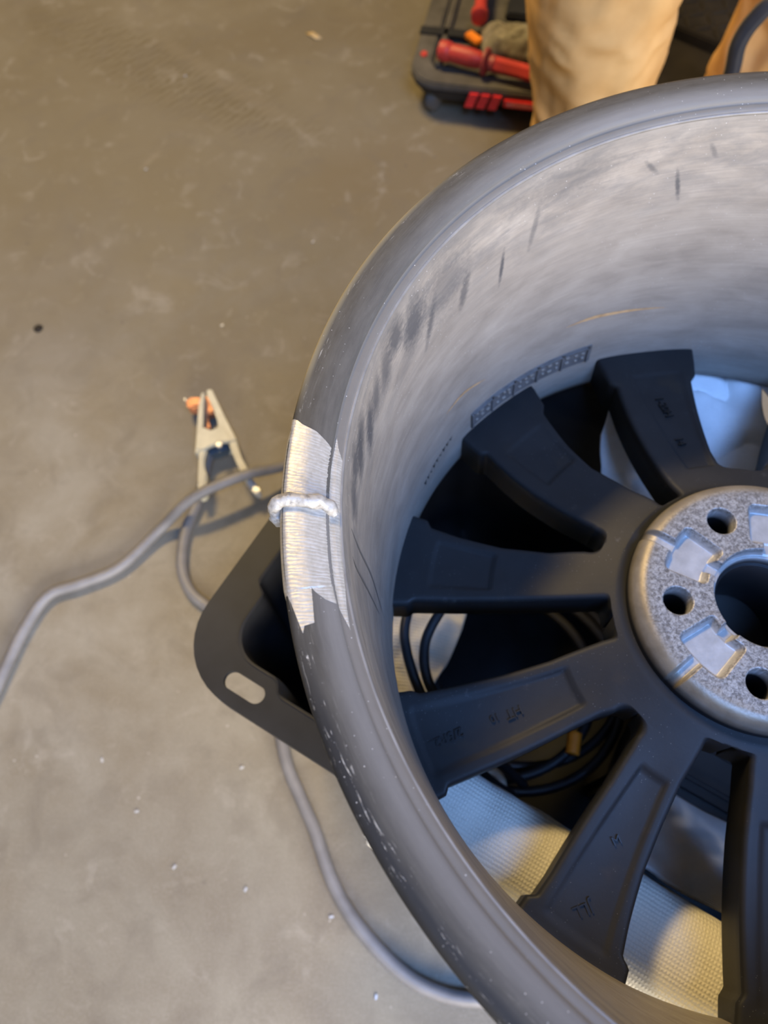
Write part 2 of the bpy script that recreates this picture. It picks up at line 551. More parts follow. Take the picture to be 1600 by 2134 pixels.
t = MT('work_canvas', 0.85, 0, 0.2)
wv = t.math('ADD', t.wave(420, 0.6, None, 'Z'), t.wave(420, 0.6, None, 'X'))
t.color(t.mix(t.ramp(t.noise(14, 5, 0.6), [(0.35, 0.0), (0.68, 1.0)]), (0.66, 0.375, 0.130), (0.80, 0.485, 0.185)))
t.bump(wv, 0.15, 0.0006)
M['canvas'] = t.m


def terry(name, a, b, s=1.0):
    t = MT(name, 0.95, 0, 0.1)
    rows = t.wave(115 * s, 1.6, t.map(), 'Y', 5.0, 2)
    cols = t.wave(150 * s, 1.8, t.map(), 'X', 5.0, 2)
    h = t.math('ADD', t.math('MULTIPLY', rows, t.math('ADD', 0.45, cols)), t.math('MULTIPLY', t.noise(300, 3), 0.5))
    c = t.mix(t.ramp(t.noise(12, 4), [(0.35, 0.0), (0.7, 1.0)]), a, b)
    c = t.mix(t.ramp(h, [(0.1, 0.45), (0.5, 0.0)]), c, tuple(x * 0.55 for x in a))
    t.color(c)
    t.bump(h, 0.38, 0.0010)
    t.b.inputs['Sheen Weight'].default_value = 0.25
    return t.m


t = MT('cast_plate', 0.55, 0.1, 0.4)
t.color(t.ramp(t.noise(120, 4), [(0.3, (0.10, 0.099, 0.098)), (0.7, (0.165, 0.162, 0.158))]))
M['plate'] = t.m

M['towel'] = terry('cream_terry', (0.67, 0.63, 0.52), (0.77, 0.74, 0.64))
M['rag'] = terry('white_rag', (0.72, 0.71, 0.69), (0.84, 0.83, 0.81), 2.2)

# ------------------------------------------------------------------ floor
fl = mesh_obj('floor', [(-5, -4, 0), (5, -4, 0), (5, 6, 0), (-5, 6, 0)], [(0, 1, 2, 3)], M['floor'], smooth=False)
fl['kind'] = 'structure'

# ------------------------------------------------------------------ wheel
HF = 0.62            # height of the upper flange
ZL = 0.235           # depth from upper flange to the face resting on the tote
wheel = empty('alloy_wheel', (0, 0, HF - ZL))
tag(wheel, 'dark grey alloy wheel lying face down on the black tote, its rim freshly welded', 'wheel')
TOPPROF = [(0.2620, -0.0140), (0.2660, -0.0128), (0.2686, -0.0095), (0.2698, -0.0062), (0.2700, -0.0040), (0.2697, -0.0020), (0.2688, -0.0007), (0.2672, -0.0001),
           (0.2655, 0.0), (0.2620, -0.0001), (0.2590, -0.0004), (0.2550, -0.0016), (0.2515, -0.0030), (0.2502, -0.0038), (0.2497, -0.0052)]
BARPROF = [(0.2497, -0.0052), (0.2493, -0.0060), (0.2485, -0.0063), (0.2470, -0.0066), (0.2455, -0.0076), (0.2446, -0.0094), (0.2440, -0.0120), (0.2432, -0.0150), (0.2425, -0.022),
           (0.2412, -0.035), (0.2398, -0.047), (0.2385, -0.060), (0.2367, -0.080), (0.2348, -0.100), (0.233, -0.120), (0.2315, -0.137), (0.230, -0.153), (0.2287, -0.168),
           (0.2275, -0.185), (0.2264, -0.198), (0.2262, -0.210), (0.2262, -0.226), (0.2270, -0.233), (0.2300, -0.235), (0.2660, -0.235), (0.2695, -0.233), (0.2700, -0.228),
           (0.2690, -0.223), (0.2620, -0.221), (0.2560, -0.218), (0.2535, -0.205), (0.2500, -0.195), (0.2400, -0.178), (0.2375, -0.165), (0.2390, -0.13), (0.2470, -0.07), (0.2530, -0.045), (0.2545, -0.02), (0.2620, -0.0140)]


def densify(prof, step):
    out = [prof[0]]
    for a, b in zip(prof[:-1], prof[1:]):
        n = max(1, int(math.hypot(b[0] - a[0], b[1] - a[1]) / step))
        for k in range(1, n + 1):
            out.append((a[0] + (b[0] - a[0]) * k / n, a[1] + (b[1] - a[1]) * k / n))
    return out


V, F = lathe_data(densify(TOPPROF, 0.003), 420, ZL)
o = mesh_obj('inner_flange', V, [f[::-1] for f in F], M['flange'], wheel)
V, F = lathe_data(densify(BARPROF, 0.010), 360, ZL)
barrel = mesh_obj('barrel', V, [f[::-1] for f in F], M['barrel'], wheel)
barrel['label'] = 'dusty grey inner barrel of the wheel'
# raised bright ridge bead inside the flange
rp = [(0.2452 + 0.0011 * math.cos(a), -0.0092 + 0.0011 * math.sin(a)) for a in [2 * PI * k / 8 for k in range(8)]]
V, F = lathe_data(rp, 360, ZL, True)
mesh_obj('ridge', V, F, M['ridge'], wheel)

# --- spokes
SP = {
    'B': ([(94, 89.0), (119, 90.3), (163, 89.3), (193, 88.5), (199, 87.2), (213, 86.7), (236, 86.3)],
          [(97, 112.6), (124, 110.5), (158, 108.1), (195, 105.6), (200, 106.6), (215, 106.3), (236, 106.2)]),
    'A': ([(91, 123.0), (107, 125.3), (138, 127.2), (163, 126.1), (199, 123.6), (205, 122.0), (222, 120.9), (236, 120.5)],
          [(101, 148.9), (109, 146.8), (130, 145.6), (162, 143.3), (203, 139.8), (207, 140.7), (225, 139.8), (236, 139.5)]),
    'C': ([(97.5, 155.3), (128, 159.7), (159, 160.9), (189, 160.5), (211, 159.8), (215, 158.5), (236, 158.2)],
          [(90, 175.1), (139, 175.0), (184, 175.1), (212, 175.1), (216, 175.9), (236, 176.0)]),
    'D': ([(97.4, 191.1), (130, 192.6), (160, 192.7), (190, 192.3), (213, 191.9), (218, 191.1), (236, 190.6)],
          [(105, 215.0), (108, 214.3), (118, 212.2), (136, 211.0), (167, 209.7), (197, 208.4), (217, 207.7), (220.5, 208.7), (236, 208.5)]),
    'E': ([(105, 222.1), (119, 223.8), (139, 225.3), (176.5, 226.8), (201, 227.7), (215, 227.9), (219, 226.8), (236, 227.0)],
          [(97, 241.1), (118, 240.0), (143, 240.2), (170, 240.7), (196, 241.7), (214.5, 242.6), (218.5, 244.0), (236, 244.4)]),
    'F': ([(90, 256.8), (107, 257.6), (135, 257.9), (171, 258.7), (211, 259.8), (216, 259.0), (236, 259.0)],
          [(105, 284.0), (118, 281.5), (136, 280.0), (167, 278.6), (197, 277.2), (214, 276.4), (218, 277.3), (236, 277.2)]),
}


def shift(t, d):
    return ([(r, a + d) for r, a in t[0]], [(r, a + d) for r, a in t[1]])


order = [SP['B'], SP['A'], SP['C'], SP['D'], SP['E'], SP['F'], shift(SP['C'], 137.5), shift(SP['D'], 143.0), shift(SP['C'], 213.0), shift(SP['D'], 219.0)]
# windows after each spoke: (inner end radius mm, mid angle, sharpness)
WIN = [(84, 118.0, 5), (98, 152.0, 2.4), (88.5, 183.2, 5), (102, 218.4, 2.4), (89, 249.6, 5), (101, 289.5, 2.4), (88.5, 323.5, 5), (101, 363.5, 2.4), (88.5, 398.5, 5), (101, 442.5, 2.4)]
# pockets: R inner, R outer, angle lo/hi at inner, lo/hi at outer
POCK = {0: (104, 202, 92.5, 102.0, 90.3, 101.3), 1: (151.5, 192, 128.6, 139.4, 126.4, 137.4), 2: (162, 203, 163.3, 172.2, 162.5, 172.3),
        3: (123, 222, 196.2, 207.2, 194.2, 205.2), 4: (122, 219, 228.8, 236.6, 230.2, 240.2), 5: (125, 218, 262, 274, 262, 273)}


def ztop(r):  # r in mm, relative to the flange, metres
    t = min(1, max(0, (226 - r) / 141.0))
    return -0.201 + 0.036 * t - 0.004 * math.sin(PI * t)


def bnd(tab, win, sgn, r):
    re, mid, p = win
    if r <= re:
        return mid, 0.0
    rho = 9.0 if p < 3 else 5.5
    if r >= re + rho:
        return interp(tab, r), 1.0
    x = (r - re) / rho
    e = interp(tab, re + rho)
    k = (1 - (1 - x) ** p) ** (1 / p)
    return mid + (e - mid) * k, k


COLS = [0, 0.006, 0.016, 0.03, 0.05, 0.075] + [0.1 + 0.8 * k / 26 for k in range(27)] + [0.925, 0.95, 0.97, 0.984, 0.994, 1]
spoke_objs = []
for i, (lo, hi) in enumerate(order):
    wl = WIN[i - 1] if i else (101, 82.5, 2.4)
    wh = WIN[i]
    rows = set([70, 74, 78, 80.5])
    r = 83.0
    while r < 236:
        rows.add(round(r, 2))
        r += 1.7
    rows.add(235.5)
    for w_ in (wl, wh):
        for k in (0, 0.12, 0.35, 0.7, 1.2, 1.8, 2.6, 3.5, 4.5, 5.5, 7, 9):
            rows.add(round(w_[0] + k, 2))
    rows = sorted(rows)
    V, F = [], []
    nc = len(COLS)
    pk = POCK.get(i)
    for r in rows:
        al, kl = bnd(lo, wl, -1, r)
        ah, kh = bnd(hi, wh, 1, r)
        zt = ztop(r)
        wid = r * 0.001 * R_(ah - al)
        for cf in COLS:
            a = al + (ah - al) * cf
            z = zt
            for d, k in ((cf * wid, kl), ((1 - cf) * wid, kh)):
                rr = 0.0032
                if d < rr and k > 0:
                    z -= (rr - math.sqrt(max(0, rr * rr - (rr - d) ** 2))) * min(1, k * 1.2)
            # broad shallow dish between the edges
            z -= 0.0012 * math.sin(PI * cf) ** 2 * sstep(95, 130, r)
            if pk:
                f = (r - pk[0]) / (pk[1] - pk[0])
                a0 = pk[2] + (pk[4] - pk[2]) * f
                a1 = pk[3] + (pk[5] - pk[3]) * f
                dd = min(r - pk[0], pk[1] - r, (a - a0) * r * R_(1), (a1 - a) * r * R_(1))
                s = float(sstep(-0.9, 1.4, dd))
                z -= s * (0.0021 - 0.0013 * min(1, max(0, f)))
            V.append((r * 0.001 * math.cos(R_(a)), r * 0.001 * math.sin(R_(a)), z + ZL))
    nr = len(rows)
    for a in range(nr - 1):
        for b in range(nc - 1):
            F.append((a * nc + b, (a + 1) * nc + b, (a + 1) * nc + b + 1, a * nc + b + 1))
    # side walls and underside
    base = len(V)
    for j, r in enumerate(rows):
        for e in (0, nc - 1):
            x, y, z = V[j * nc + e]
            V.append((x, y, z))
        for e, s in ((0, 1), (nc - 1, -1)):
            x, y, z = V[j * nc + e]
            dr = 0.0015 * s
            an = math.atan2(y, x)
            V.append((x - math.sin(an) * dr, y + math.cos(an) * dr, max(z - 0.030, 0.003)))
    for j in range(nr - 1):
        q = base + j * 4
        n_ = q + 4
        F.append((q, q + 2, n_ + 2, n_))
        F.append((q + 1, n_ + 1, n_ + 3, q + 3))
        F.append((q + 2, q + 3, n_ + 3, n_ + 2))
    q = base + (nr - 1) * 4
    so = mesh_obj('spoke', V, F, M['spoke'], wheel)
    bm = bmesh.new()
    bm.from_mesh(so.data)
    bmesh.ops.recalc_face_normals(bm, faces=bm.faces)
    bm.to_mesh(so.data)
    bm.free()
    spoke_objs.append(so)

# --- hub
NT, r0, r1 = 960, 0.0262, 0.0800
rs = np.concatenate([np.arange(r0, 0.0715, 0.0005), np.arange(0.0715, r1 + 1e-6, 0.0008)])
ths = np.arange(NT) * 2 * PI / NT
RR, TT = np.meshgrid(rs, ths, indexing='ij')
Z = np.zeros_like(RR)
e = np.clip((RR - 0.0705) / 0.0092, 0, 1)
Z -= 0.011 * (1 - np.sqrt(np.clip(1 - e ** 2, 0, 1)))
dep = np.zeros_like(RR)
for k in range(5):
    c0 = R_(145.5 + 72 * k)
    d = (TT - c0 + PI) % (2 * PI) - PI
    arc = RR * np.abs(d)
    hw = 0.0135 + (RR - 0.036) * 0.14
    m = np.minimum(np.minimum(hw - arc, RR - 0.0355), 0.0620 - RR)
    # rounded corners
    qx = np.maximum(arc - (hw - 0.004), 0)
    qy = np.maximum(np.maximum(RR - 0.058, 0.0395 - RR), 0)
    m = np.where((qx > 0) & (qy > 0), 0.004 - np.hypot(qx, qy), m)
    dep = np.maximum(dep, 0.0062 * sstep(-0.0004, 0.0034, m))
    m = np.minimum(0.0042 - arc, RR - 0.058)
    dep = np.maximum(dep, 0.0050 * sstep(-0.0002, 0.0020, m) * sstep(0.0, 0.001, RR - 0.058))
    m = np.minimum(0.0050 - arc, 0.040 - RR)
    dep = np.maximum(dep, 0.0068 * sstep(-0.0004, 0.0022, m))
    cb = R_(109.5 + 72 * k)
    dx = RR * np.cos(TT) - 0.0537 * math.cos(cb)
    dy = RR * np.sin(TT) - 0.0537 * math.sin(cb)
    h = np.hypot(dx, dy)
    dep = np.where(h < 0.0092, np.maximum(dep, 0.0008 * sstep(0.0092, 0.0084, h) + 0.045 * sstep(0.0086, 0.0078, h)), dep)
dep = np.maximum(dep, 0.0075 * sstep(0.0316, 0.0306, RR))
dep = np.maximum(dep, 0.014 * sstep(0.0288, 0.0280, RR))
Z -= dep
Z += -0.1475
Xh, Yh = RR * np.cos(TT), RR * np.sin(TT)
V = np.stack([Xh, Yh, Z + ZL], -1).reshape(-1, 3).tolist()
nr = len(rs)
F = []
for a in range(nr - 1):
    for b in range(NT):
        b2 = (b + 1) % NT
        F.append((a * NT + b, (a + 1) * NT + b, (a + 1) * NT + b2, a * NT + b2))
inner = len(V)
for b in range(NT):
    V.append((0.0258 * math.cos(ths[b]), 0.0258 * math.sin(ths[b]), 0.020))
outer = len(V)
for b in range(NT):
    V.append((0.0800 * math.cos(ths[b]), 0.0800 * math.sin(ths[b]), 0.050))
for b in range(NT):
    b2 = (b + 1) % NT
    F.append((inner + b, b, b2, inner + b2))
    F.append(((nr - 1) * NT + b, outer + b, outer + b2, (nr - 1) * NT + b2))
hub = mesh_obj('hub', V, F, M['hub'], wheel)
hub['label'] = 'oxidised bare metal mounting hub with bolt holes'
# added black disc behind the bore and bolt holes, standing in for their shade
bm = bmesh.new()
bmesh.ops.create_circle(bm, cap_ends=True, radius=0.064, segments=48, matrix=Matrix.Translation((0, 0, 0.018)))
bm_obj('hole_shade_disc', bm, M['grime_and_shade'], wheel)


# --- bare ground metal around the weld
def top_z(r):
    return interp(sorted([(a, b) for a, b in TOPPROF[4:]] + [(a, b) for a, b in BARPROF[1:9]]), r)


def patch(name, poly, mat, parent, off=0.00022, dth=0.08, ncol=16):
    V, F = [], []
    ths_ = [p[0] for p in poly]
    t0, t1 = min(ths_), max(ths_)
    n = int((t1 - t0) / dth)
    prev = []
    for j in range(n + 1):
        th_ = t0 + (t1 - t0) * (j + 0.5) / (n + 1)
        xs = []
        for (a, ra), (b, rb) in zip(poly, poly[1:] + poly[:1]):
            if (a <= th_) != (b <= th_):
                xs.append(ra + (rb - ra) * (th_ - a) / (b - a))
        xs.sort()
        cur = []
        for s in range(0, len(xs) - 1, 2):
            jit = 0.00012 * fbm((th_ * 6, s, 0.3), 3)
            base = len(V)
            for c in range(ncol + 1):
                r = xs[s] + jit + (xs[s + 1] - xs[s] - 2 * jit) * c / ncol
                z = top_z(r)
                V.append(((r + off * 0.3) * math.cos(R_(th_)), (r + off * 0.3) * math.sin(R_(th_)), z + off + ZL))
            cur.append((xs[s], xs[s + 1], base))
        for a0, a1, ab in prev:
            for b0, b1, bb in cur:
                if min(a1, b1) > max(a0, b0):
                    for c in range(ncol):
                        F.append((ab + c, bb + c, bb + c + 1, ab + c + 1))
        prev = cur
    o = mesh_obj(name, V, F, mat, parent)
    bm = bmesh.new()
    bm.from_mesh(o.data)
    for f in bm.faces:
        f.normal_update()
        if f.normal.z < 0:
            f.normal_flip()
    bm.to_mesh(o.data)
    bm.free()
    return o


p = patch('ground_metal_patch', [(172.2, 0.2699), (172.5, 0.2665), (172.9, 0.2640), (173.43, 0.2575), (174.2, 0.2530), (174.85, 0.2501), (180, 0.2500), (191.7, 0.2500), (191.2, 0.2540), (190.4, 0.2575),
                                 (189.9, 0.2588), (191.5, 0.2592), (193.3, 0.2600), (193.3, 0.2640), (194.0, 0.2652), (192.6, 0.2663), (191.2, 0.2676), (190.0, 0.2692), (189.2, 0.2699)], M['bare'], wheel)
p['label'] = 'bare silvery filed metal around the weld'
p = patch('ground_metal_patch', [(173.2, 0.2489), (174.5, 0.2474), (175.75, 0.2452), (177.5, 0.2444), (179, 0.2449), (180.5, 0.2441), (184, 0.2442), (187, 0.2450), (190, 0.2455), (192, 0.2463), (194.3, 0.2468),
                                 (193.2, 0.2480), (192.1, 0.2493), (190, 0.2496), (185, 0.2496), (181, 0.2496), (177, 0.2495)], M['bare'], wheel)
# the patch carries on over the outside of the lip
V, F = [], []
outp = [(0.2669, -0.0128), (0.2694, -0.0096), (0.2704, -0.0062), (0.2705, -0.0040), (0.2701, -0.0018), (0.2691, -0.0003)]
nn = 160
for j in range(nn + 1):
    th_ = 171.9 + (191.8 - 171.9) * j / nn
    for k, (r, z) in enumerate(outp):
        f = min(1, min(j, nn - j) / (6 + 4 * k))
        r2 = r - 0.0012 * (1 - f)
        V.append((r2 * math.cos(R_(th_)), r2 * math.sin(R_(th_)), z + ZL))
m_ = len(outp)
for j in range(nn):
    for k in range(m_ - 1):
        F.append((j * m_ + k, (j + 1) * m_ + k, (j + 1) * m_ + k + 1, j * m_ + k + 1))
mesh_obj('ground_metal_patch', V, F, M['bare'], wheel)

# --- weld bead
wp = []
for r, z, dth in ((0.2708, -0.0105, 0.80), (0.2722, -0.0075, 0.62), (0.2727, -0.0035, 0.3), (0.2712, 0.0002, 0.0), (0.2680, 0.0014, -0.12), (0.2640, 0.0017, -0.1), (0.2580, 0.0013, 0.05), (0.2535, -0.0002, 0.0),
                  (0.2505, -0.0022, 0.15), (0.2482, -0.0050, 0.45), (0.2470, -0.0066, 0.8)):
    a = R_(181.35 + dth)
    wp.append((r * math.cos(a), r * math.sin(a), z + ZL))
path = spline(wp, 9)


def wrad(u):
    b = 0.0034 if u < 0.14 else 0.0030
    if u > 0.85:
        b *= 1 - (u - 0.85) * 2.2
    return b * (1 + 0.09 * math.sin(u * 31) * (0.3 + u))


V, F = tube_data(path, wrad, 28)
V2 = []
for k, v in enumerate(V):
    c = path[k // 28]
    d = (v - c)
    s = 1 + 0.16 * fbm((v.x * 330, v.y * 330, v.z * 330), 4) + 0.05 * fbm((v.x * 900, v.y * 900, v.z * 900), 2)
    q = c + d * s
    V2.append(q)
o = mesh_obj('weld_bead', V2, F, M['weld'], wheel)
o['label'] = 'lumpy silver weld bead across the rim'

# --- casting plate with five cells on the barrel wall
def bar_r(z):
    return interp(sorted([(-b, a) for a, b in BARPROF[7:21]]), -z)


def curved_box(th0, th1, z0, z1, d0, d1, n=10):
    """slab on the barrel's inner wall; d = how far it stands proud (towards the axis)"""
    V, F = [], []
    for k in range(n + 1):
        a = R_(th0 + (th1 - th0) * k / n)
        for z, d in ((z0, d0), (z0, d1), (z1, d1), (z1, d0)):
            r = bar_r(z) - d
            V.append((r * math.cos(a), r * math.sin(a), z + ZL))
    for k in range(n):
        for j in range(4):
            F.append((k * 4 + j, k * 4 + (j + 1) % 4, (k + 1) * 4 + (j + 1) % 4, (k + 1) * 4 + j))
    F.append((0, 1, 2, 3))
    F.append(tuple(n * 4 + j for j in (3, 2, 1, 0)))
    return V, F


def cb_obj(name, th0, th1, z0, z1, d0, d1, mat, parent, n=10):
    V, F = curved_box(th0, th1, z0, z1, d0, d1, n)
    o = mesh_obj(name, V, F, mat, parent, smooth=False)
    bm = bmesh.new()
    bm.from_mesh(o.data)
    bmesh.ops.recalc_face_normals(bm, faces=bm.faces)
    bm.to_mesh(o.data)
    bm.free()
    sharp(o, 30)
    return o


plate = cb_obj('casting_plate', 108.3, 137.2, -0.1975, -0.1805, -0.001, 0.0008, M['plate'], wheel, 30)
plate['label'] = 'cast plate of five date cells on the barrel wall'
for k in range(5):
    a0 = 108.9 + 5.62 * k
    cb_obj('cell_frame', a0, a0 + 5.25, -0.1825, -0.1816, 0.0, 0.0022, M['plate'], plate, 6)
    cb_obj('cell_frame', a0, a0 + 0.35, -0.1970, -0.1816, 0.0, 0.0022, M['plate'], plate, 2)
    for q in range(6):
        aa = a0 + 1.0 + (q % 3) * 1.5 + random.uniform(-0.2, 0.2)
        zz = -0.1855 - (q // 3) * 0.0055 + random.uniform(-0.0008, 0.0008)
        cb_obj('cast_mark', aa, aa + random.uniform(0.4, 0.9), zz - 0.0012, zz, 0.0, 0.0018, M['barrel'], plate, 1)
cb_obj('cell_frame', 136.9, 137.2, -0.1970, -0.1816, 0.0, 0.0022, M['plate'], plate, 2)

# orange scuffs, tool drags and black grime on the barrel wall
def scuff(pts, wdt, mat, name='scuff_mark', across=False):
    V, F = [], []
    P = spline([(a, z, 0) for a, z in pts], 10)
    n = len(P)
    for k, q in enumerate(P):
        h = wdt * math.sin(PI * (k + 0.15) / (n - 0.7)) ** 0.7 * (0.8 + 0.3 * fbm((k * 0.4, q.x, 1), 2)) if 0 < k < n - 1 else 0.0002
        for s in (-1, 0, 1):
            z = q.y if across else q.y + s * h
            ax = R_(q.x) + (s * h / 0.24 if across else 0)
            r = bar_r(z) - 0.0003
            V.append((r * math.cos(ax), r * math.sin(ax), z + ZL))
    for k in range(n - 1):
        for s in range(2):
            F.append((k * 3 + s, k * 3 + s + 1, (k + 1) * 3 + s + 1, (k + 1) * 3 + s))
    mesh_obj(name, V, F, mat, wheel)


scuff([(144.4, -0.1479), (139.5, -0.1466), (133.7, -0.1534)], 0.0013, M['scuff'])
for pts_ in (((181.3, -0.030), (181.6, -0.054), (181.0, -0.097), (182.6, -0.150)), ((184.6, -0.030), (185.0, -0.043), (184.4, -0.080), (183.9, -0.124))):
    scuff(pts_, 0.0010, M['flange'], 'drag_mark', True)
scuff([(115.1, -0.1504), (110, -0.150), (105.3, -0.1515), (95.6, -0.1544)], 0.0018, M['scuff'])
for k in range(9):
    a = 143.0 + k * 1.15
    scuff([(a, -0.181 - 0.001 * k), (a + 0.45, -0.184 - 0.001 * k), (a + 0.9, -0.181 - 0.001 * k)], 0.0011 + 0.0005 * (k % 3), M['grime_and_shade'], 'grime_mark')


# --- cast lettering
def text(body, size, r, th_, rz, parent, depth=0.0007, name='cast_lettering', mat='spoke'):
    cu = bpy.data.curves.new('lettering', 'FONT')
    cu.body = body
    cu.size = size
    cu.extrude = depth
    cu.align_x = 'CENTER'
    cu.align_y = 'CENTER'
    cu.resolution_u = 3
    ob = bpy.data.objects.new('tmp_lettering', cu)
    col.objects.link(ob)
    dg = bpy.context.evaluated_depsgraph_get()
    me = bpy.data.meshes.new_from_object(ob.evaluated_get(dg))
    bpy.data.objects.remove(ob)
    a = R_(th_)
    zz = ztop(r * 1000) - 0.0016 + ZL
    slope = math.atan2(0.036, 0.141)
    # lie on the spoke: tilt about the tangential direction
    M_ = Matrix.Translation((r * math.cos(a), r * math.sin(a), zz)) @ Matrix.Rotation(a, 4, 'Z') @ Matrix.Rotation(slope * 0.85, 4, 'Y') @ Matrix.Rotation(R_(rz) - a, 4, 'Z')
    me.transform(M_)
    o = bpy.data.objects.new(name, me)
    col.objects.link(o)
    me.materials.clear()
    me.materials.append(M[mat])
    o.parent = parent
    return o


t = MT('cast_letter', 0.5, 0.0, 0.4)
t.color(t.ramp(t.noise(80, 3), [(0.3, (0.005, 0.005, 0.005)), (0.7, (0.008, 0.008, 0.008))]))
M['letter'] = t.m
text('2/5R2..', 0.0082, 0.206, 200.6, 201, spoke_objs[3], mat='letter')
text('10', 0.0062, 0.1735, 200.7, 201, spoke_objs[3], mat='letter')
text('HT', 0.0082, 0.1615, 201.3, 201, spoke_objs[3], mat='letter')
text('1-20H', 0.0085, 0.167, 97.6, 281, spoke_objs[0], mat='letter')
text('14', 0.0080, 0.131, 98.4, 281, spoke_objs[0], mat='letter')
text('M', 0.0070, 0.1636, 233.6, 22, spoke_objs[4], mat='letter')
text('JLL', 0.0095, 0.205, 234.6, 200, spoke_objs[4], mat='letter')

# ------------------------------------------------------------------ tote
TA = R_(-31.0)
tote = empty('storage_tote', (0, 0, 0), TA)
tag(tote, 'black plastic storage tote with slotted rim, under the alloy wheel', 'tote')
ZT = 0.365
U0, U1, V0, V1 = -0.334, 0.310, -0.212, 0.190


def offset_outline(off):
    return rrect(U0 + off, V0 + off, U1 - off, V1 - off, max(0.055 - off * 0.5, 0.012), 10)


# inner mouth of the tote: rounded rectangle with a jog either side of each corner
def mouth(z, d, jog):
    P = []
    base = rrect(U0 + d, V0 + d, U1 - d, V1 - d, 0.034, 12)
    for (x, y) in base:
        # side panels stand further out than the corners' ends
        cu = min(x - U0, U1 - x)
        cv = min(y - V0, V1 - y)
        P.append((x, y, z))
    return P


def ring_with_jog(d, z, jog, n=400):
    """closed ring of n points, resampled; panels step outward by `jog` away from the corners"""
    base = rrect(U0 + d, V0 + d, U1 - d, V1 - d, 0.026, 14)
    L = [0]
    for a, b in zip(base, base[1:] + base[:1]):
        L.append(L[-1] + math.hypot(b[0] - a[0], b[1] - a[1]))
    out = []
    for k in range(n):
        s = L[-1] * k / n
        i = max(j for j in range(len(base)) if L[j] <= s)
        f = (s - L[i]) / (L[i + 1] - L[i])
        a, b = base[i], base[(i + 1) % len(base)]
        x, y = a[0] + (b[0] - a[0]) * f, a[1] + (b[1] - a[1]) * f
        # distance from nearest corner along the sides
        eu = min(x - U0, U1 - x)
        ev = min(y - V0, V1 - y)
        if ev <= eu:      # on a long side
            w_ = float(sstep(0.078, 0.087, eu))
            y += jog * w_ * (-1 if y < (V0 + V1) / 2 else 1)
        else:
            w_ = float(sstep(0.080, 0.089, ev))
            x += jog * w_ * (-1 if x < (U0 + U1) / 2 else 1)
        out.append((x, y, z))
    return out


# rim: flat flange with a slot, built as filled face with hole, then solidified
def rim_mesh():
    bm = bmesh.new()
    loops = []
    inner = [(x, y) for x, y, z in ring_with_jog(0.0325, 0, 0.0095, 400)]
    outer = offset_outline(0)
    slots = []
    for cu_, cv_ in ((U0 + 0.0615, V0 + 0.0165), (U1 - 0.0615, V0 + 0.0165), (U0 + 0.0615, V1 - 0.0165), (U1 - 0.0615, V1 - 0.0165)):
        s = rrect(cu_ - 0.0168, cv_ - 0.0068, cu_ + 0.0168, cv_ + 0.0068, 0.0067, 8)
        slots.append(s)
    edges = []
    for lp in [outer, inner] + slots:
        vs_ = [bm.verts.new((x, y, ZT)) for x, y in lp]
        for a, b in zip(vs_, vs_[1:] + vs_[:1]):
            edges.append(bm.edges.new((a, b)))
    bmesh.ops.triangle_fill(bm, edges=edges, use_beauty=True)
    # drop faces that fell into the mouth or the slots
    def inside(pt, poly):
        x, y = pt
        c = False
        for (x0, y0), (x1, y1) in zip(poly, poly[1:] + poly[:1]):
            if (y0 > y) != (y1 > y) and x < (x1 - x0) * (y - y0) / (y1 - y0) + x0:
                c = not c
        return c
    kill = []
    for f in bm.faces:
        c = f.calc_center_median()
        if inside((c.x, c.y), inner) or any(inside((c.x, c.y), s) for s in slots):
            kill.append(f)
    if kill:
        bmesh.ops.delete(bm, geom=kill, context='FACES_ONLY')
    for f in bm.faces:
        if f.normal.z < 0:
            f.normal_flip()
    r = bmesh.ops.extrude_face_region(bm, geom=list(bm.faces))
    bmesh.ops.translate(bm, vec=(0, 0, -0.005), verts=[v for v in r['geom'] if isinstance(v, bmesh.types.BMVert)])
    bmesh.ops.recalc_face_normals(bm, faces=bm.faces)
    return bm


rim = bm_obj('rim', rim_mesh(), M['tote'], tote)
# skirt: the lip turned down along the outside edge
ol = offset_outline(0.0)
ol2 = offset_outline(0.004)
V = [(x, y, ZT) for x, y in ol] + [(x, y, ZT - 0.022) for x, y in ol] + [(x, y, ZT - 0.022) for x, y in ol2] + [(x, y, ZT - 0.001) for x, y in ol2]
n = len(ol)
F = []
for j in range(3):
    for k in range(n):
        F.append((j * n + k, j * n + (k + 1) % n, (j + 1) * n + (k + 1) % n, (j + 1) * n + k))
sk = mesh_obj('rim_lip', V, F, M['tote'], tote)
sharp(sk, 40)
# raised bead along the mouth
n = 400
rings_ = [ring_with_jog(0.0325, ZT - 0.004, 0.0095), ring_with_jog(0.0322, ZT + 0.0010, 0.0095), ring_with_jog(0.0340, ZT + 0.0006, 0.0095), ring_with_jog(0.0350, ZT - 0.006, 0.0095),
          ring_with_jog(0.037, ZT - 0.05, 0.0095), ring_with_jog(0.040, ZT - 0.12, 0.009), ring_with_jog(0.045, ZT - 0.22, 0.008), ring_with_jog(0.050, 0.05, 0.007), ring_with_jog(0.054, 0.030, 0.004),
          ring_with_jog(0.064, 0.022, 0.0)]
V = [p for r in rings_ for p in r]
F = []
for j in range(len(rings_) - 1):
    for k in range(n):
        F.append((j * n + k, (j + 1) * n + k, (j + 1) * n + (k + 1) % n, j * n + (k + 1) % n))
F.append(tuple((len(rings_) - 1) * n + k for k in range(n)))
inn = mesh_obj('inner_wall', V, F, M['tote'], tote)
sharp(inn, 50)
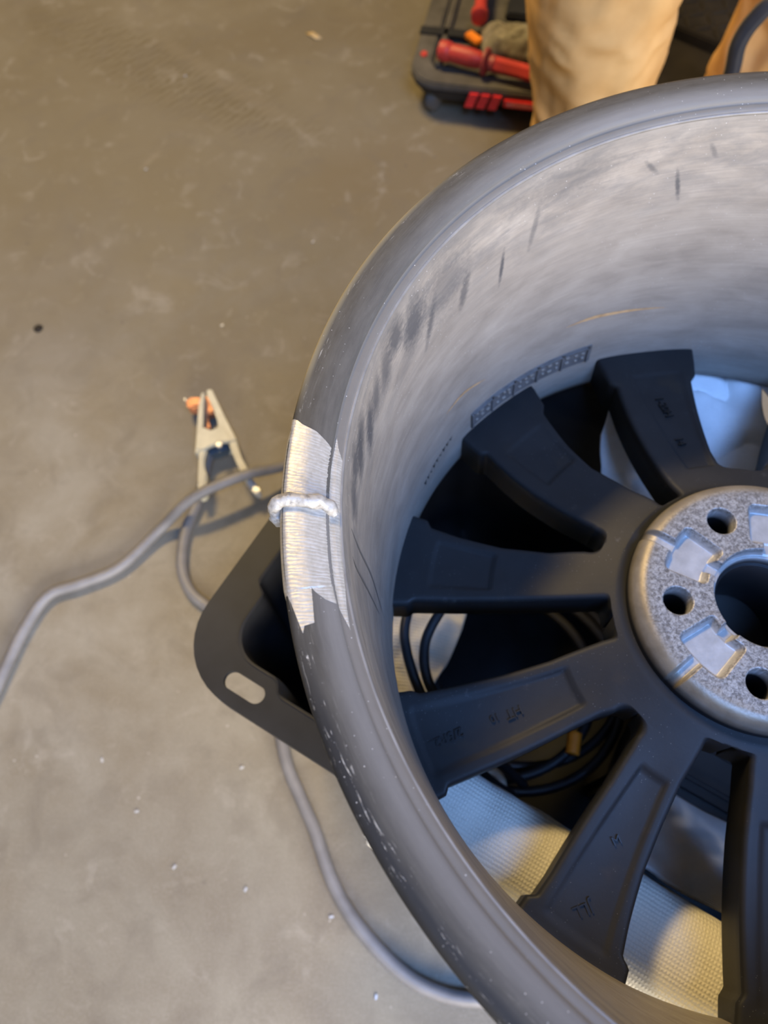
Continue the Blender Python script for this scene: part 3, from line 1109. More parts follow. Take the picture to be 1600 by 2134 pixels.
# outer wall
rings_ = [ring_with_jog(0.0300, ZT - 0.004, 0.0095), ring_with_jog(0.039, 0.10, 0.008), ring_with_jog(0.045, 0.006, 0.004), ring_with_jog(0.052, 0.0, 0.0)]
V = [p for r in rings_ for p in r]
F = []
for j in range(len(rings_) - 1):
    for k in range(n):
        F.append((j * n + k, j * n + (k + 1) % n, (j + 1) * n + (k + 1) % n, (j + 1) * n + k))
F.append(tuple((len(rings_) - 1) * n + k for k in range(n)))
ow = mesh_obj('outer_wall', V, F, M['tote'], tote)
sharp(ow, 50)


def uv2w(u, v):
    return (u * math.cos(TA) - v * math.sin(TA), u * math.sin(TA) + v * math.cos(TA))


# black ribbed case standing in the tote
case = empty('ribbed_case', (*uv2w(0.11, 0.02), 0.022), TA)
tag(case, 'black ribbed plastic case standing inside the tote', 'case')
box('body', (0.20, 0.19, 0.22), (0, 0, 0.11), M['blackplastic'], case, 0.008)
for k in range(6):
    box('rib', (0.19, 0.010, 0.008), (0, -0.075 + 0.03 * k, 0.223), M['blackplastic'], case, 0.003)
box('handle', (0.09, 0.016, 0.012), (0, 0.015, 0.236), M['blackplastic'], case, 0.005)

# ------------------------------------------------------------------ cloths
def cloth(name, mat, nu, nv, fn, thick, parent=None, loc=(0, 0, 0), rz=0.0):
    """closed thick sheet from fn(s,t)->(x,y,z)"""
    P = np.array([[fn(i / (nu - 1), j / (nv - 1)) for j in range(nv)] for i in range(nu)], float)
    du = np.gradient(P, axis=0)
    dv = np.gradient(P, axis=1)
    N = np.cross(du, dv)
    N /= np.linalg.norm(N, axis=2, keepdims=True) + 1e-12
    A = (P + N * thick / 2).reshape(-1, 3)
    B = (P - N * thick / 2).reshape(-1, 3)
    V = np.concatenate([A, B]).tolist()
    F = []
    o = nu * nv
    for i in range(nu - 1):
        for j in range(nv - 1):
            a, b, c, d = i * nv + j, (i + 1) * nv + j, (i + 1) * nv + j + 1, i * nv + j + 1
            F.append((a, b, c, d))
            F.append((o + d, o + c, o + b, o + a))
    rim_ = [i * nv for i in range(nu)] + [(nu - 1) * nv + j for j in range(1, nv)] + [i * nv + nv - 1 for i in range(nu - 2, -1, -1)] + [j for j in range(nv - 2, 0, -1)]
    for a, b in zip(rim_, rim_[1:] + rim_[:1]):
        F.append((a, o + a, o + b, b))
    ob = mesh_obj(name, V, F, mat, parent)
    bm = bmesh.new()
    bm.from_mesh(ob.data)
    bmesh.ops.recalc_face_normals(bm, faces=bm.faces)
    bm.to_mesh(ob.data)
    bm.free()
    ob.location = loc
    ob.rotation_euler = (0, 0, rz)
    return ob


# thick folded towel laid over the near rim
tw_prof = [(-0.150, 0.250), (-0.156, 0.300), (-0.163, 0.345), (-0.168, 0.3700), (-0.180, 0.3790), (-0.195, 0.3800), (-0.209, 0.3770), (-0.221, 0.367), (-0.229, 0.340), (-0.232, 0.29), (-0.236, 0.22)]
tw_s = spline([(a, b, 0) for a, b in tw_prof], 8)


def f_towel(s, t):
    u = -0.150 + 0.40 * s
    q_ = min(t * (len(tw_s) - 1), len(tw_s) - 1.001)
    p = tw_s[int(q_)].lerp(tw_s[int(q_) + 1], q_ - int(q_))
    v, z = p.x, p.y
    k = 0.0016 * fbm((u * 22, v * 30, 1.7), 3)
    dip = 0.0025 * math.exp(-((u + 0.085) / 0.012) ** 2)
    lean = 0.0
    return (u + 0.004 * fbm((v * 40, z * 30, 5), 2) * (1 if s in (0, 1) else 0), v + k + lean, z + 0.6 * k - dip)


o = cloth('folded_towel', M['towel'], 150, 90, f_towel, 0.0065, rz=TA)
tag(o, 'cream terry towel folded over the near rim of the tote', 'towel')


# white rag hanging down inside the tote behind the towel
def f_grey(s, t):
    u = 0.020 + 0.16 * s + 0.02 * t
    v = -0.1535 + 0.072 * t
    z = 0.338 - 0.05 * t ** 1.5 - 0.03 * (1 - s) * t + 0.010 * fbm((u * 22, v * 28, 0.4), 3) + 0.006 * math.sin(u * 60 + v * 70)
    return (u, v, z)


o = cloth('white_rag', M['rag'], 60, 50, f_grey, 0.003, rz=TA)
tag(o, 'pale rag hanging into the tote just behind the folded towel', 'rag')


def rag(name, x0, x1, y0, y1, z0, amp, seed, label, edge=0.012, tilt=(0, 0), mat='rag'):
    def f(s, t):
        x = x0 + (x1 - x0) * s
        y = y0 + (y1 - y0) * t
        x += edge * fbm((t * 3 + seed, s * 2, 2.2), 2)
        y += edge * fbm((s * 3 + seed, t * 2, 7.2), 2)
        vv = x * 0.515 + y * 0.857
        z = z0 + amp * fbm((x * 13 + seed, y * 13, 0.5), 4) * (0.6 + 1.6 * float(sstep(0.15, 0.11, vv))) - 1.3 * amp * (1 - abs(fbm((x * 17 + y * 9, y * 8 - x * 5 + seed, 3.1), 2))) ** 6 - 0.030 * float(sstep(0.155, 0.07, vv)) + tilt[0] * (s - 0.5) + tilt[1] * (t - 0.5)
        return (x, y, z)
    o = cloth(name, M[mat], 80, 80, f, 0.003)
    tag(o, label, 'rag', 'shop rags in and on the tote')
    return o


rag('white_rag', -0.048, 0.078, 0.085, 0.275, 0.3785, 0.008, 3.0, 'white crumpled rag on the far rim, left of the two there', tilt=(0.0, 0.01))
rag('white_rag', 0.084, 0.22, 0.10, 0.27, 0.3815, 0.007, 11.0, 'white crumpled rag on the far rim, right of the two there', tilt=(0.0, 0.0))


# cream cloth inside the tote behind the two black hoses
def f_cream(s, t):
    u = -0.262 + (0.080 + 0.014 * math.sin(t * 3)) * s
    v = -0.150 + 0.150 * t
    z = 0.285 - 0.07 * s + 0.008 * fbm((u * 25, v * 25, 9.5), 3)
    a = uv2w(u, v)
    return (a[0], a[1], z)


o = cloth('cream_cloth', M['towel'], 50, 60, f_cream, 0.003)
tag(o, 'cream cloth inside the tote behind two black hoses', 'rag')

# two hoses crossing in front of the cloth
for pts, lab in ((((-0.190, 0.105, 0.285), (-0.206, 0.075, 0.285), (-0.213, 0.056, 0.300), (-0.218, 0.027, 0.302), (-0.208, -0.013, 0.300), (-0.185, -0.050, 0.285), (-0.150, -0.075, 0.23), (-0.12, -0.085, 0.17)),
                  'black hose in the tote, nearer the barrel wall of two'),
                 (((-0.150, 0.105, 0.275), (-0.166, 0.078, 0.285), (-0.182, 0.058, 0.300), (-0.201, 0.023, 0.302), (-0.198, -0.013, 0.300), (-0.172, -0.042, 0.285), (-0.138, -0.062, 0.23), (-0.11, -0.075, 0.17)),
                  'black hose in the tote, nearer the hub of two')):
    o = tube('hose', pts, 0.0042, M['blackrubber'])
    tag(o, lab, 'hose', 'hoses in the tote')

# coiled cable lying in the tote
coil = empty('coiled_cable', (-0.11, 0.04, 0.10))
tag(coil, 'coil of black cable with an orange tag inside the tote', 'cable')
P = []
for k in range(0, 361 * 4, 12):
    a = R_(k)
    rr = 0.128 - 0.012 * math.sin(k / 170) - 0.022 * (k / 720)
    P.append((rr * math.cos(a) + 0.012 * math.sin(k / 210), rr * 0.92 * math.sin(a) + 0.014 * math.cos(k / 260), 0.012 + 0.036 * k / 1440 + 0.006 * math.sin(k / 60)))
V, F = tube_data(spline(P, 2), 0.0052, 10)
mesh_obj('cable', V, F, M['blackrubber'], coil)
o = tube('cable_tag', [(0.050, -0.086, 0.056), (0.0525, -0.076, 0.056), (0.055, -0.066, 0.056)], 0.0068, M['orange'], coil, 10, 4)
o['label'] = 'orange tape tag on the cable'

hk = empty('plastic_hook', (-0.140, -0.073, 0.150))
tag(hk, 'cream plastic C-shaped hook among the coiled cable', 'hook')
pts = [(0.013 * math.cos(R_(a)), 0.013 * math.sin(R_(a)), 0) for a in range(-30, 190, 15)]
tube('hook_arm', pts, lambda u: 0.0042 - 0.0012 * abs(u - 0.5), M['cream'], hk, 10, 3)
tube('hook_stem', [(-0.0128, -0.002, 0), (-0.0135, -0.008, -0.004), (-0.013, -0.013, -0.009)], 0.0032, M['cream'], hk, 8, 4)

# ------------------------------------------------------------------ ground clamp
clamp = empty('ground_clamp', (-0.470, 0.385, 0.0))
tag(clamp, 'cream welding ground clamp with copper jaws lying on the floor', 'clamp')


def rel(poly):
    return [(x + 0.470, y - 0.385) for x, y in poly]


left = [(-0.5003, 0.4622), (-0.4962, 0.4621), (-0.4948, 0.4343), (-0.492, 0.4036), (-0.4880, 0.3960), (-0.4862, 0.3750), (-0.4901, 0.3669), (-0.4985, 0.3626), (-0.4995, 0.3899), (-0.5011, 0.4178), (-0.5023, 0.4428)]
lh = [(-0.4951, 0.3690), (-0.4828, 0.3725), (-0.4856, 0.3523), (-0.4834, 0.3401), (-0.4789, 0.3301), (-0.4787, 0.3042), (-0.4837, 0.3005), (-0.4887, 0.3001), (-0.4914, 0.3336), (-0.4925, 0.3557)]
right = [(-0.4936, 0.467), (-0.4866, 0.468), (-0.4764, 0.4471), (-0.4638, 0.4218), (-0.4435, 0.3831), (-0.4540, 0.3800), (-0.4600, 0.3860), (-0.472, 0.4021), (-0.4725, 0.4126), (-0.4814, 0.4364), (-0.4915, 0.4559)]
rh = [(-0.4435, 0.3831), (-0.4417, 0.374), (-0.4354, 0.357), (-0.4189, 0.327), (-0.4191, 0.3237), (-0.4277, 0.3222), (-0.4414, 0.3482), (-0.4512, 0.3708), (-0.4540, 0.3805)]
plt = [(-0.4925, 0.4034), (-0.4791, 0.3976), (-0.4726, 0.4021), (-0.4615, 0.3996), (-0.4500, 0.3800), (-0.4663, 0.378), (-0.4803, 0.3714), (-0.4896, 0.366), (-0.4975, 0.3696), (-0.4984, 0.3888)]
prism('jaw', rel(left), 0.010, 0.036, M['zinc'], clamp, 0.0012)
prism('jaw', rel(right), 0.010, 0.036, M['zinc'], clamp, 0.0012)
prism('handle', rel(lh), 0.012, 0.036, M['zinc'], clamp, 0.0022)
prism('handle', rel(rh), 0.012, 0.036, M['zinc'], clamp, 0.0022)
prism('side_plate', rel(plt), 0.032, 0.0385, M['zinc'], clamp, 0.0012)
prism('side_plate', rel(plt), 0.004, 0.011, M['zinc'], clamp, 0.0012)
prism('spring', rel([(-0.4868, 0.3849), (-0.4589, 0.3867), (-0.4558, 0.3760), (-0.4700, 0.3690), (-0.4820, 0.3664), (-0.488, 0.3744)]), 0.010, 0.028, M['steelblue'], clamp, 0.002)
o = prism('rivet', [(0.0042 * math.cos(R_(a)) + 0.0040, 0.0042 * math.sin(R_(a)) - 0.0115) for a in range(0, 360, 24)], 0.036, 0.0415, M['chrome'], clamp, 0.0012)
o['label'] = 'bright steel pivot rivet'
prism('copper_shoe', rel([(-0.5244, 0.4497), (-0.5221, 0.457), (-0.5142, 0.4609), (-0.5001, 0.4578), (-0.4992, 0.4433), (-0.5162, 0.4411)]), 0.008, 0.030, M['copper'], clamp, 0.003)
prism('copper_shoe', rel([(-0.503, 0.4675), (-0.4990, 0.4699), (-0.4926, 0.4602), (-0.4831, 0.4478), (-0.4844, 0.4394), (-0.4943, 0.4371), (-0.4867, 0.413), (-0.4958, 0.4061)]), 0.004, 0.020, M['copper'], clamp, 0.002)
prism('handle_tip', rel([(-0.4277, 0.3222), (-0.4191, 0.3257), (-0.4139, 0.3182), (-0.4054, 0.3063), (-0.4080, 0.3021), (-0.4148, 0.3043), (-0.4204, 0.3121)]), 0.014, 0.034, M['chrome'], clamp, 0.003)
cw_ = [(-0.482, 0.380, 0.016), (-0.487, 0.363, 0.015), (-0.490, 0.335, 0.012), (-0.496, 0.300, 0.0085), (-0.507, 0.257, 0.008), (-0.506, 0.210, 0.008), (-0.491, 0.177, 0.008), (-0.467, 0.156, 0.008), (-0.425, 0.125, 0.008),
       (-0.392, 0.080, 0.008), (-0.373, 0.030, 0.008), (-0.358, -0.028, 0.0078), (-0.340, -0.067, 0.0078), (-0.322, -0.102, 0.0078), (-0.301, -0.153, 0.0078), (-0.274, -0.194, 0.0078), (-0.234, -0.233, 0.0078), (-0.195, -0.255, 0.0078),
       (-0.147, -0.263, 0.0078), (-0.06, -0.255, 0.0078), (0.05, -0.23, 0.0078)]
cab = tube('cable', [(x + 0.470, y - 0.385, z) for x, y, z in cw_], 0.0074, M['greycable'], clamp, 14, 12)
cab['label'] = 'grey ground cable running under the tote rim and curving across the floor'

# ------------------------------------------------------------------ cables on the floor
o = tube('welding_cable', [(-0.10, 0.52, 0.008), (-0.20, 0.46, 0.008), (-0.30, 0.40, 0.010), (-0.373, 0.347, 0.030), (-0.428, 0.322, 0.046), (-0.490, 0.292, 0.044), (-0.538, 0.262, 0.014), (-0.586, 0.211, 0.0085), (-0.633, 0.188, 0.0085),
                           (-0.673, 0.172, 0.0085), (-0.695, 0.128, 0.0085), (-0.712, 0.062, 0.0085), (-0.74, -0.05, 0.0085)], 0.0072, M['greycable'], None, 14, 14)
tag(o, 'light grey cable crossing over the ground clamp handles to the left edge', 'cable')

# ------------------------------------------------------------------ rolling tool tray
DA = R_(-12)
dolly = empty('tool_tray', (-0.2035, 1.086, 0), DA)
tag(dolly, 'dusty black rolling tool tray with red badge near the trouser legs', 'tool tray')
LW, LD = 0.33, 0.40
pr = rrect(0, 0, LW, LD, 0.05, 10)
prism('tray_body', rrect(0.012, 0.012, LW - 0.012, LD - 0.012, 0.045, 10), 0.026, 0.052, M['blackplastic'], dolly, 0.003)


def ring_prism(name, a, b, z0, z1, mat, parent):
    n = len(a)
    V = [(x, y, z0) for x, y in a] + [(x, y, z1) for x, y in a] + [(x, y, z1) for x, y in b] + [(x, y, z0) for x, y in b]
    F = []
    for j in range(4):
        for k in range(n):
            F.append((j * n + k, j * n + (k + 1) % n, ((j + 1) % 4) * n + (k + 1) % n, ((j + 1) % 4) * n + k))
    o = mesh_obj(name, V, F, mat, parent)
    bm = bmesh.new()
    bm.from_mesh(o.data)
    bmesh.ops.bevel(bm, geom=[e for e in bm.edges if e.is_manifold and e.calc_face_angle(0) > 0.9], offset=0.003, segments=2, affect='EDGES')
    bmesh.ops.recalc_face_normals(bm, faces=bm.faces)
    bm.to_mesh(o.data)
    bm.free()
    sharp(o, 40)
    return o


ring_prism('rim', pr, rrect(0.034, 0.034, LW - 0.034, LD - 0.034, 0.03, 10), 0.050, 0.064, M['dustblack'], dolly)
prism('tray_floor', rrect(0.030, 0.030, LW - 0.030, LD - 0.030, 0.03, 10), 0.050, 0.0555, M['dustblack'], dolly, 0.001)
ring_prism('lower_band', rrect(0.004, 0.004, LW - 0.004, LD - 0.004, 0.047, 10), rrect(0.02, 0.02, LW - 0.02, LD - 0.02, 0.04, 10), 0.040, 0.050, M['blackplastic'], dolly)
box('strap', (LW + 0.004, 0.022, 0.003), (LW / 2, 0.140, 0.0655), M['blackplastic'], dolly, 0.001)
box('divider', (0.012, 0.30, 0.012), (0.045, 0.20, 0.061), M['dustblack'], dolly, 0.003)
for (x, y) in ((0.17, 0.24), (0.25, 0.24)):
    box('tool_slot', (0.055, 0.07, 0.018), (x, y, 0.060), M['blackplastic'], dolly, 0.004)
o = prism('button', [(0.017 + 0.0062 * math.cos(R_(a)), 0.074 + 0.0080 * math.sin(R_(a))) for a in range(0, 360, 20)], 0.062, 0.0665, M['red'], dolly, 0.001)
o['label'] = 'small red round button'
for (x, y) in ((0.045, 0.030), (0.045, LD - 0.05), (LW - 0.045, 0.03), (LW - 0.045, LD - 0.05)):
    w_ = empty('caster', (0, 0, 0))
    bpy.data.objects.remove(w_)
    bm = bmesh.new()
    bmesh.ops.create_cone(bm, cap_ends=True, segments=24, radius1=0.018, radius2=0.018, depth=0.018, matrix=Matrix.Translation((x, y - 0.008, 0.018)) @ Matrix.Rotation(R_(90), 4, 'Y') @ Matrix.Rotation(0.4, 4, 'X'))
    bmesh.ops.bevel(bm, geom=[e for e in bm.edges if len(e.link_faces) == 2 and e.calc_face_angle(0) > 1], offset=0.003, segments=2, affect='EDGES')
    cw = bm_obj('caster', bm, M['wheelgrey'], dolly)
    sharp(cw, 40)
    box('caster_fork', (0.026, 0.016, 0.02), (x, y + 0.003, 0.030), M['blackplastic'], cw, 0.003)
# badge on the front face: three red slashes and a red strip of pale lettering
for k in range(3):
    x = 0.104 + k * 0.020
    V = [(x, -0.0055, 0.030), (x + 0.015, -0.0055, 0.030), (x + 0.023, -0.0055, 0.055), (x + 0.008, -0.0055, 0.055)]
    V += [(a, 0.012, c) for a, b, c in V]
    o = mesh_obj('badge_slash', V, [(0, 1, 2, 3), (7, 6, 5, 4), (0, 4, 5, 1), (1, 5, 6, 2), (2, 6, 7, 3), (3, 7, 4, 0)], M['redlogo'], dolly, smooth=False)
o = box('badge_strip', (0.085, 0.010, 0.013), (0.214, -0.001, 0.044), M['redlogo'], dolly, 0.001)
for k in range(11):
    box('badge_letter', (0.0042, 0.0012, 0.006 + 0.0012 * (k % 3 == 1)), (-0.034 + 0.0068 * k, -0.0052, 0.0), M['pink'], o, 0.0)


# tools on the tray
def lathe_along(name, a, b, prof, mat, parent, seg=20):
    """prof: (distance fraction, radius) along a->b"""
    A, B = Vector(a), Vector(b)
    pts = [A.lerp(B, f) for f, r in prof]
    V, F = [], []
    d = (B - A).normalized()
    x = d.cross(Vector((0, 0, 1))).normalized()
    y = x.cross(d)
    for (f, r), p in zip(prof, pts):
        for k in range(seg):
            an = 2 * PI * k / seg
            V.append(p + (x * math.cos(an) + y * math.sin(an)) * r)
    m = len(prof)
    for i in range(m - 1):
        for k in range(seg):
            F.append((i * seg + k, i * seg + (k + 1) % seg, (i + 1) * seg + (k + 1) % seg, (i + 1) * seg + k))
    F.append(tuple(range(seg - 1, -1, -1)))
    F.append(tuple(range((m - 1) * seg, m * seg)))
    o = mesh_obj(name, V, F, mat, parent)
    bm = bmesh.new()
    bm.from_mesh(o.data)
    bmesh.ops.recalc_face_normals(bm, faces=bm.faces)
    bm.to_mesh(o.data)
    bm.free()
    sharp(o, 35)
    return o


tl = empty('clamp_handle', (0, 0, 0.0))
tag(tl, 'red tapered handle with collar lying at the front of the tool tray', 'tool')
a, b = (-0.1461, 1.1350, 0.0845), (0.060, 1.0372, 0.0845)
lathe_along('grip', a, b, [(0, 0.010), (0.01, 0.0155), (0.05, 0.0165), (0.09, 0.0155), (0.10, 0.0135), (0.12, 0.0142), (0.25, 0.0150), (0.32, 0.0135), (0.36, 0.0100), (0.37, 0.007)], M['red'], tl)
lathe_along('collar', a, b, [(0.36, 0.006), (0.365, 0.021), (0.385, 0.022), (0.40, 0.018), (0.405, 0.010)], M['redflat'], tl)
lathe_along('collar', a, b, [(0.40, 0.006), (0.41, 0.0130), (0.45, 0.0130), (0.455, 0.010)], M['redflat'], tl)
lathe_along('hex_bar', a, b, [(0.45, 0.0125), (1.0, 0.0125)], M['red'], tl, 6)

tl = empty('red_mallet', (0, 0, 0))
tag(tl, 'red round-ended bar pointing away across the tool tray', 'tool')
lathe_along('shaft', (-0.0735, 1.208, 0.095), (-0.045, 1.42, 0.095), [(0, 0.011), (1, 0.011)], M['red'], tl)
lathe_along('end_knob', (-0.0752, 1.195, 0.100), (-0.073, 1.212, 0.098), [(0, 0.010), (0.1, 0.0145), (0.9, 0.0155), (1.0, 0.012)], M['red'], tl)

tl = empty('flat_bar', (0, 0, 0))
tag(tl, 'dull red flat bar with a yellow tip lying across the tool tray', 'tool')
box('bar', (0.19, 0.020, 0.008), (0.028, 1.196, 0.074), M['redflat'], tl, 0.002, (0, 0, R_(-3)))
o = box('bar_tip', (0.034, 0.017, 0.010), (-0.083, 1.180, 0.074), M['orange'], tl, 0.002, (0, 0, R_(-52)))
o['label'] = 'yellow-orange tip'


def f_glove(s, t):
    x = -0.070 + 0.13 * s
    y = 1.112 + 0.078 * t + 0.012 * (1 - s)
    ed = min(s, 1 - s, t, 1 - t)
    z = 0.071 + 0.026 * min(1, ed * 5) ** 0.6 + 0.010 * fbm((x * 35, y * 35, 1), 4)
    return (x, y, z)


t = MT('dirty_leather', 0.85, 0, 0.2)
t.color(t.ramp(t.noise(40, 5, 0.65), [(0.3, (0.10, 0.09, 0.065)), (0.55, (0.26, 0.235, 0.18)), (0.75, (0.36, 0.33, 0.26))]))
t.bump(t.noise(150, 4), 0.4, 0.001)
M['glove'] = t.m
o = cloth('work_glove', M['glove'], 40, 36, f_glove, 0.004)
tag(o, 'dirty grey leather work glove crumpled on the tool tray', 'glove')

# ------------------------------------------------------------------ person (trouser legs in view)
per = empty('person', (0.2, 0.95, 0))
tag(per, 'person in tan canvas work trousers standing behind the wheel', 'person')


def loft(rings, seg=48, wr=0.004, seed=0.0, sub=14):
    P = spline([(a, b, c) for a, b, c, d, e in rings], sub)
    Rx = spline([(d, e, 0) for a, b, c, d, e in rings], sub)
    V, F = [], []
    n = len(P)
    for i in range(n):
        for k in range(seg):
            an = 2 * PI * k / seg
            dx, dy = math.cos(an), math.sin(an)
            x, y, z = P[i].x + Rx[i].x * dx, P[i].y + Rx[i].y * dy, P[i].z
            f = fbm((dx * 1.3 + seed, dy * 1.3, z * 7 + seed), 3)
            g = 1 - abs(fbm((dx * 1.6 + seed * 2, dy * 1.6 - z * 3, z * 15), 2))
            w_ = wr * (1.7 * f + 2.2 * (g - 0.75))
            V.append((x + dx * w_, y + dy * w_, z))
    for i in range(n - 1):
        for k in range(seg):
            F.append((i * seg + k, i * seg + (k + 1) % seg, (i + 1) * seg + (k + 1) % seg, (i + 1) * seg + k))
    return V, F


Vt, Ft = [], []
for rings, sd in (([(0.078, 0.905, 0.035, 0.078, 0.090), (0.076, 0.90, 0.09, 0.082, 0.092), (0.070, 0.90, 0.16, 0.083, 0.094), (0.060, 0.90, 0.24, 0.092, 0.097), (0.054, 0.90, 0.31, 0.100, 0.102), (0.058, 0.91, 0.50, 0.100, 0.106),
                    (0.10, 0.95, 0.74, 0.112, 0.118), (0.135, 0.98, 0.90, 0.118, 0.125), (0.18, 0.99, 1.0, 0.10, 0.12)], 1.0),
                  ([(0.335, 0.890, 0.035, 0.106, 0.100), (0.335, 0.89, 0.09, 0.108, 0.100), (0.338, 0.89, 0.16, 0.105, 0.100), (0.343, 0.89, 0.24, 0.100, 0.099), (0.346, 0.90, 0.31, 0.098, 0.10), (0.335, 0.92, 0.50, 0.100, 0.106),
                    (0.30, 0.95, 0.74, 0.112, 0.118), (0.265, 0.98, 0.90, 0.118, 0.125), (0.22, 0.99, 1.0, 0.10, 0.12)], 5.0)):
    V, F = loft(rings, 72, 0.0045, sd, 16)
    b = len(Vt)
    Vt += [(x - 0.2, y - 0.95, z) for x, y, z in V]
    Ft += [tuple(i + b for i in f) for f in F]
tr_ = mesh_obj('trousers', Vt, Ft, M['canvas'], per)
tr_['label'] = 'tan canvas work trousers'
for sx, y0 in ((-0.125, -0.02), (0.135, -0.03)):
    V, F = [], []
    n = 14
    for i in range(n + 1):
        f = i / n
        y = y0 + 0.12 - 0.30 * f
        w_ = 0.036 + 0.012 * math.sin(PI * min(1, f * 1.15)) if f < 0.93 else 0.030
        h = 0.105 - 0.06 * float(sstep(0.25, 0.75, f))
        if f in (0, 1):
            w_ *= 0.7
            h *= 0.85
        for k in range(16):
            an = 2 * PI * k / 16
            cx, cz = math.cos(an), math.sin(an)
            V.append((sx + w_ * abs(cx) ** 0.7 * (1 if cx > 0 else -1), y, h / 2 + h / 2 * abs(cz) ** 0.6 * (1 if cz > 0 else -1)))
    for i in range(n):
        for k in range(16):
            F.append((i * 16 + k, i * 16 + (k + 1) % 16, (i + 1) * 16 + (k + 1) % 16, (i + 1) * 16 + k))
    F.append(tuple(range(15, -1, -1)))
    F.append(tuple(n * 16 + k for k in range(16)))
    mesh_obj('work_boot', V, F, M['boot'], per)
# upper body (outside the frame): one continuous skinned figure
sk_pts = [((0, 0.03, 0.96), 0.15, None), ((0, 0.03, 1.12), 0.145, 0), ((0, 0.02, 1.30), 0.165, 1), ((0, 0.02, 1.44), 0.12, 2), ((0, 0.01, 1.53), 0.058, 3), ((0, -0.01, 1.62), 0.088, 4), ((0, -0.01, 1.74), 0.075, 5),
          ((-0.20, 0.02, 1.42), 0.065, 3), ((-0.25, 0.0, 1.14), 0.050, 7), ((-0.22, -0.14, 0.94), 0.036, 8), ((-0.21, -0.20, 0.88), 0.030, 9),
          ((0.20, 0.02, 1.42), 0.065, 3), ((0.25, 0.0, 1.14), 0.050, 11), ((0.22, -0.14, 0.94), 0.036, 12), ((0.21, -0.20, 0.88), 0.030, 13)]
for sx, w_ in ((-1, 10), (1, 14)):
    kb = len(sk_pts)
    sk_pts.append(((0.205 * sx, -0.235, 0.835), 0.030, w_))
    for q, (fx, ln) in enumerate(((0.030, 0.060), (0.010, 0.078), (-0.010, 0.074), (-0.028, 0.058))):
        j = len(sk_pts)
        sk_pts.append(((0.205 * sx + fx, -0.258, 0.800), 0.0105, kb))
        sk_pts.append(((0.203 * sx + fx * 1.15, -0.268, 0.800 - ln * 0.5), 0.0095, j))
        sk_pts.append(((0.200 * sx + fx * 1.15, -0.262, 0.800 - ln), 0.0075, j + 1))
    j = len(sk_pts)
    sk_pts.append(((0.170 * sx, -0.235, 0.835), 0.0115, w_))
    sk_pts.append(((0.155 * sx, -0.250, 0.800), 0.0090, j))
me = bpy.data.meshes.new('body')
me.from_pydata([p for p, r, q in sk_pts], [(q, i) for i, (p, r, q) in enumerate(sk_pts) if q is not None], [])
body = bpy.data.objects.new('body', me)
col.objects.link(body)
body.parent = per
md = body.modifiers.new('skin', 'SKIN')
for i, (p, r, q) in enumerate(sk_pts):
    me.skin_vertices[0].data[i].radius = (r, r * 0.75)
me.skin_vertices[0].data[0].use_root = True
md2 = body.modifiers.new('sub', 'SUBSURF')
md2.levels = 2
md2.render_levels = 2
dg = bpy.context.evaluated_depsgraph_get()
bme = bpy.data.meshes.new_from_object(body.evaluated_get(dg))
body.modifiers.clear()
body.data = bme
bme.materials.clear()
for k in ('shirt', 'skin', 'boot'):
    bme.materials.append(M[k])
for p_ in bme.polygons:
    c_ = p_.center
    p_.use_smooth = True
    p_.material_index = 2 if c_.z > 1.70 or (c_.z > 1.60 and c_.y > 0.02) else (1 if c_.z > 1.50 or (c_.z < 0.91 and abs(c_.x) > 0.13) else 0)

# hose arching up behind the wheel
o = tube('arched_hose', [(0.28, 0.50, 0.007), (0.21, 0.55, 0.06), (0.160, 0.60, 0.22), (0.142, 0.618, 0.345), (0.137, 0.62, 0.385), (0.133, 0.62, 0.411), (0.139, 0.62, 0.434), (0.155, 0.62, 0.452), (0.20, 0.62, 0.462), (0.27, 0.60, 0.43), (0.34, 0.57, 0.25), (0.37, 0.53, 0.05), (0.42, 0.47, 0.007), (0.55, 0.40, 0.007)],
         0.0085, M['gloss'], None, 16, 14)
tag(o, 'glossy black hose arching up behind the wheel in front of the trousers', 'hose')

# ------------------------------------------------------------------ steel ramp with tread plate between the legs
rp_ = empty('steel_ramp', (0.330, 1.239, 0), R_(-39))
tag(rp_, 'dark steel ramp with raised tread plate behind the trouser legs', 'ramp')
prism('approach_plate', [(-0.02, -0.22), (0.50, -0.22), (0.50, 0.0), (-0.11, 0.0)], 0.0, 0.012, M['steelplate'], rp_, 0.002)
prism('deck', [(-0.11, 0.004), (0.50, 0.004), (0.50, 0.60), (-0.11, 0.60)], 0.0, 0.030, M['steelplate'], rp_, 0.003)
bm = bmesh.new()
bmesh.ops.create_uvsphere(bm, u_segments=8, v_segments=5, radius=1.0)
lme = bpy.data.meshes.new('tread_lug')
bm.to_mesh(lme)
bm.free()
lme.polygons.foreach_set('use_smooth', [True] * len(lme.polygons))
lme.materials.append(M['steelplate'])
for i in range(16):
    for j in range(9):
        x = -0.09 + i * 0.030
        y = 0.026 + j * 0.030
        lg = bpy.data.objects.new('tread_lug', lme)
        col.objects.link(lg)
        lg.parent = rp_
        lg.location = (x, y, 0.030)
        lg.scale = (0.0170, 0.0055, 0.0045)
        lg.rotation_euler = (0, 0, R_(45 if (i + j) % 2 else -45))

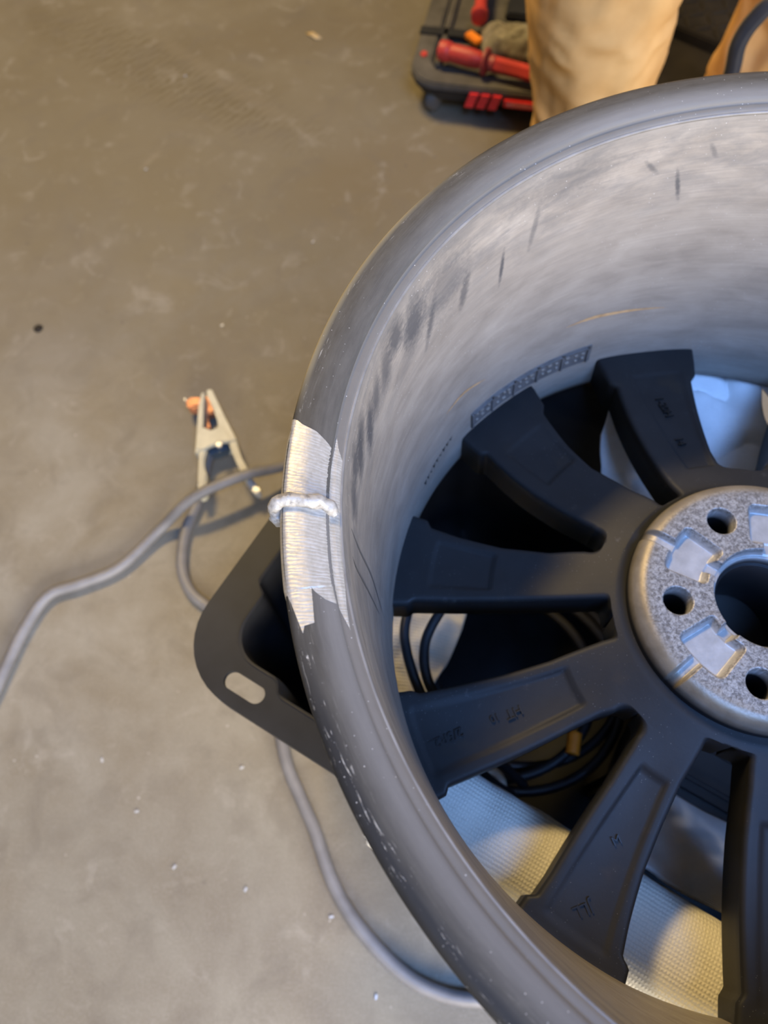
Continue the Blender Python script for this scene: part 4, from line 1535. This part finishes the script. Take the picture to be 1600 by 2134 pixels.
# ------------------------------------------------------------------ small debris
bm = bmesh.new()
bmesh.ops.create_icosphere(bm, subdivisions=2, radius=0.0075)
for v in bm.verts:
    v.co.z = max(0, v.co.z) * 0.45
    v.co *= 1 + 0.25 * fbm(v.co * 300, 2)
peb = bm_obj('pebble', bm, M['steelplate'], None, True)
peb.location = (-0.780, 0.612, 0)
tag(peb, 'small dark pebble on the floor at the left edge', 'pebble')
lf = mesh_obj('dry_leaf', [(-0.018, 0.012, 0.001), (-0.004, 0.010, 0.005), (0.006, 0.002, 0.004), (0.016, -0.008, 0.001), (0.003, -0.010, 0.002), (-0.008, -0.002, 0.004), (-0.018, 0.012, 0.0002), (-0.004, 0.010, 0.0042), (0.006, 0.002, 0.0032), (0.016, -0.008, 0.0002), (0.003, -0.010, 0.0012), (-0.008, -0.002, 0.0032)],
              [(0, 5, 1), (1, 5, 2), (5, 4, 2), (2, 4, 3), (6, 7, 11), (7, 8, 11), (11, 8, 10), (8, 9, 10), (0, 1, 7, 6), (1, 2, 8, 7), (2, 3, 9, 8), (3, 4, 10, 9), (4, 5, 11, 10), (5, 0, 6, 11)], M['leaf'])
lf.location = (-0.379, 1.317, 0)
tag(lf, 'small dry tan leaf on the floor left of the tool tray', 'leaf')
bm = bmesh.new()
bmesh.ops.create_cube(bm, size=1)
for v in bm.verts:
    v.co.x *= 0.0045
    v.co.y *= 0.0022
    v.co.z = (v.co.z + 0.5) * 0.0012
chipm = bpy.data.meshes.new('metal_chip')
bm.to_mesh(chipm)
bm.free()
chipm.materials.append(M['chrome'])
for x, y, rz, where in ((-0.4745, -0.142, 0.9, 'between the cable curve and the left edge, lower of two'), (-0.394, -0.164, 1.2, 'just left of the curving grey cable, lower of two'), (-0.4085, -0.038, 0.5, 'just below the tote corner'),
                        (-0.5245, -0.085, 0.2, 'between the cable curve and the left edge, upper of two'), (-0.5735, -0.029, 1.9, 'in the lower left, far from the tote'), (-0.493, 0.611, 0.4, 'above the ground clamp jaws'),
                        (-0.5345, 0.475, 2.0, 'touching distance from the copper jaw'), (-0.66, 0.96, 0.3, 'in the upper left by a pale scratch'), (-0.36, 0.78, 1.0, 'just outside the upper left of the wheel'), (-0.62, 1.21, 0.6, 'on the dark tyre track'),
                        (-0.252, -0.262, 1.4, 'below the bend of the curving grey cable'), (-0.30, -0.19, 0.2, 'against the outer side of the curving grey cable')):
    ch = bpy.data.objects.new('metal_chip', chipm)
    col.objects.link(ch)
    ch.location = (x, y, 0)
    ch.rotation_euler = (0, 0, rz)
    tag(ch, 'tiny metal chip ' + where, 'metal chip', 'metal chips on the floor')
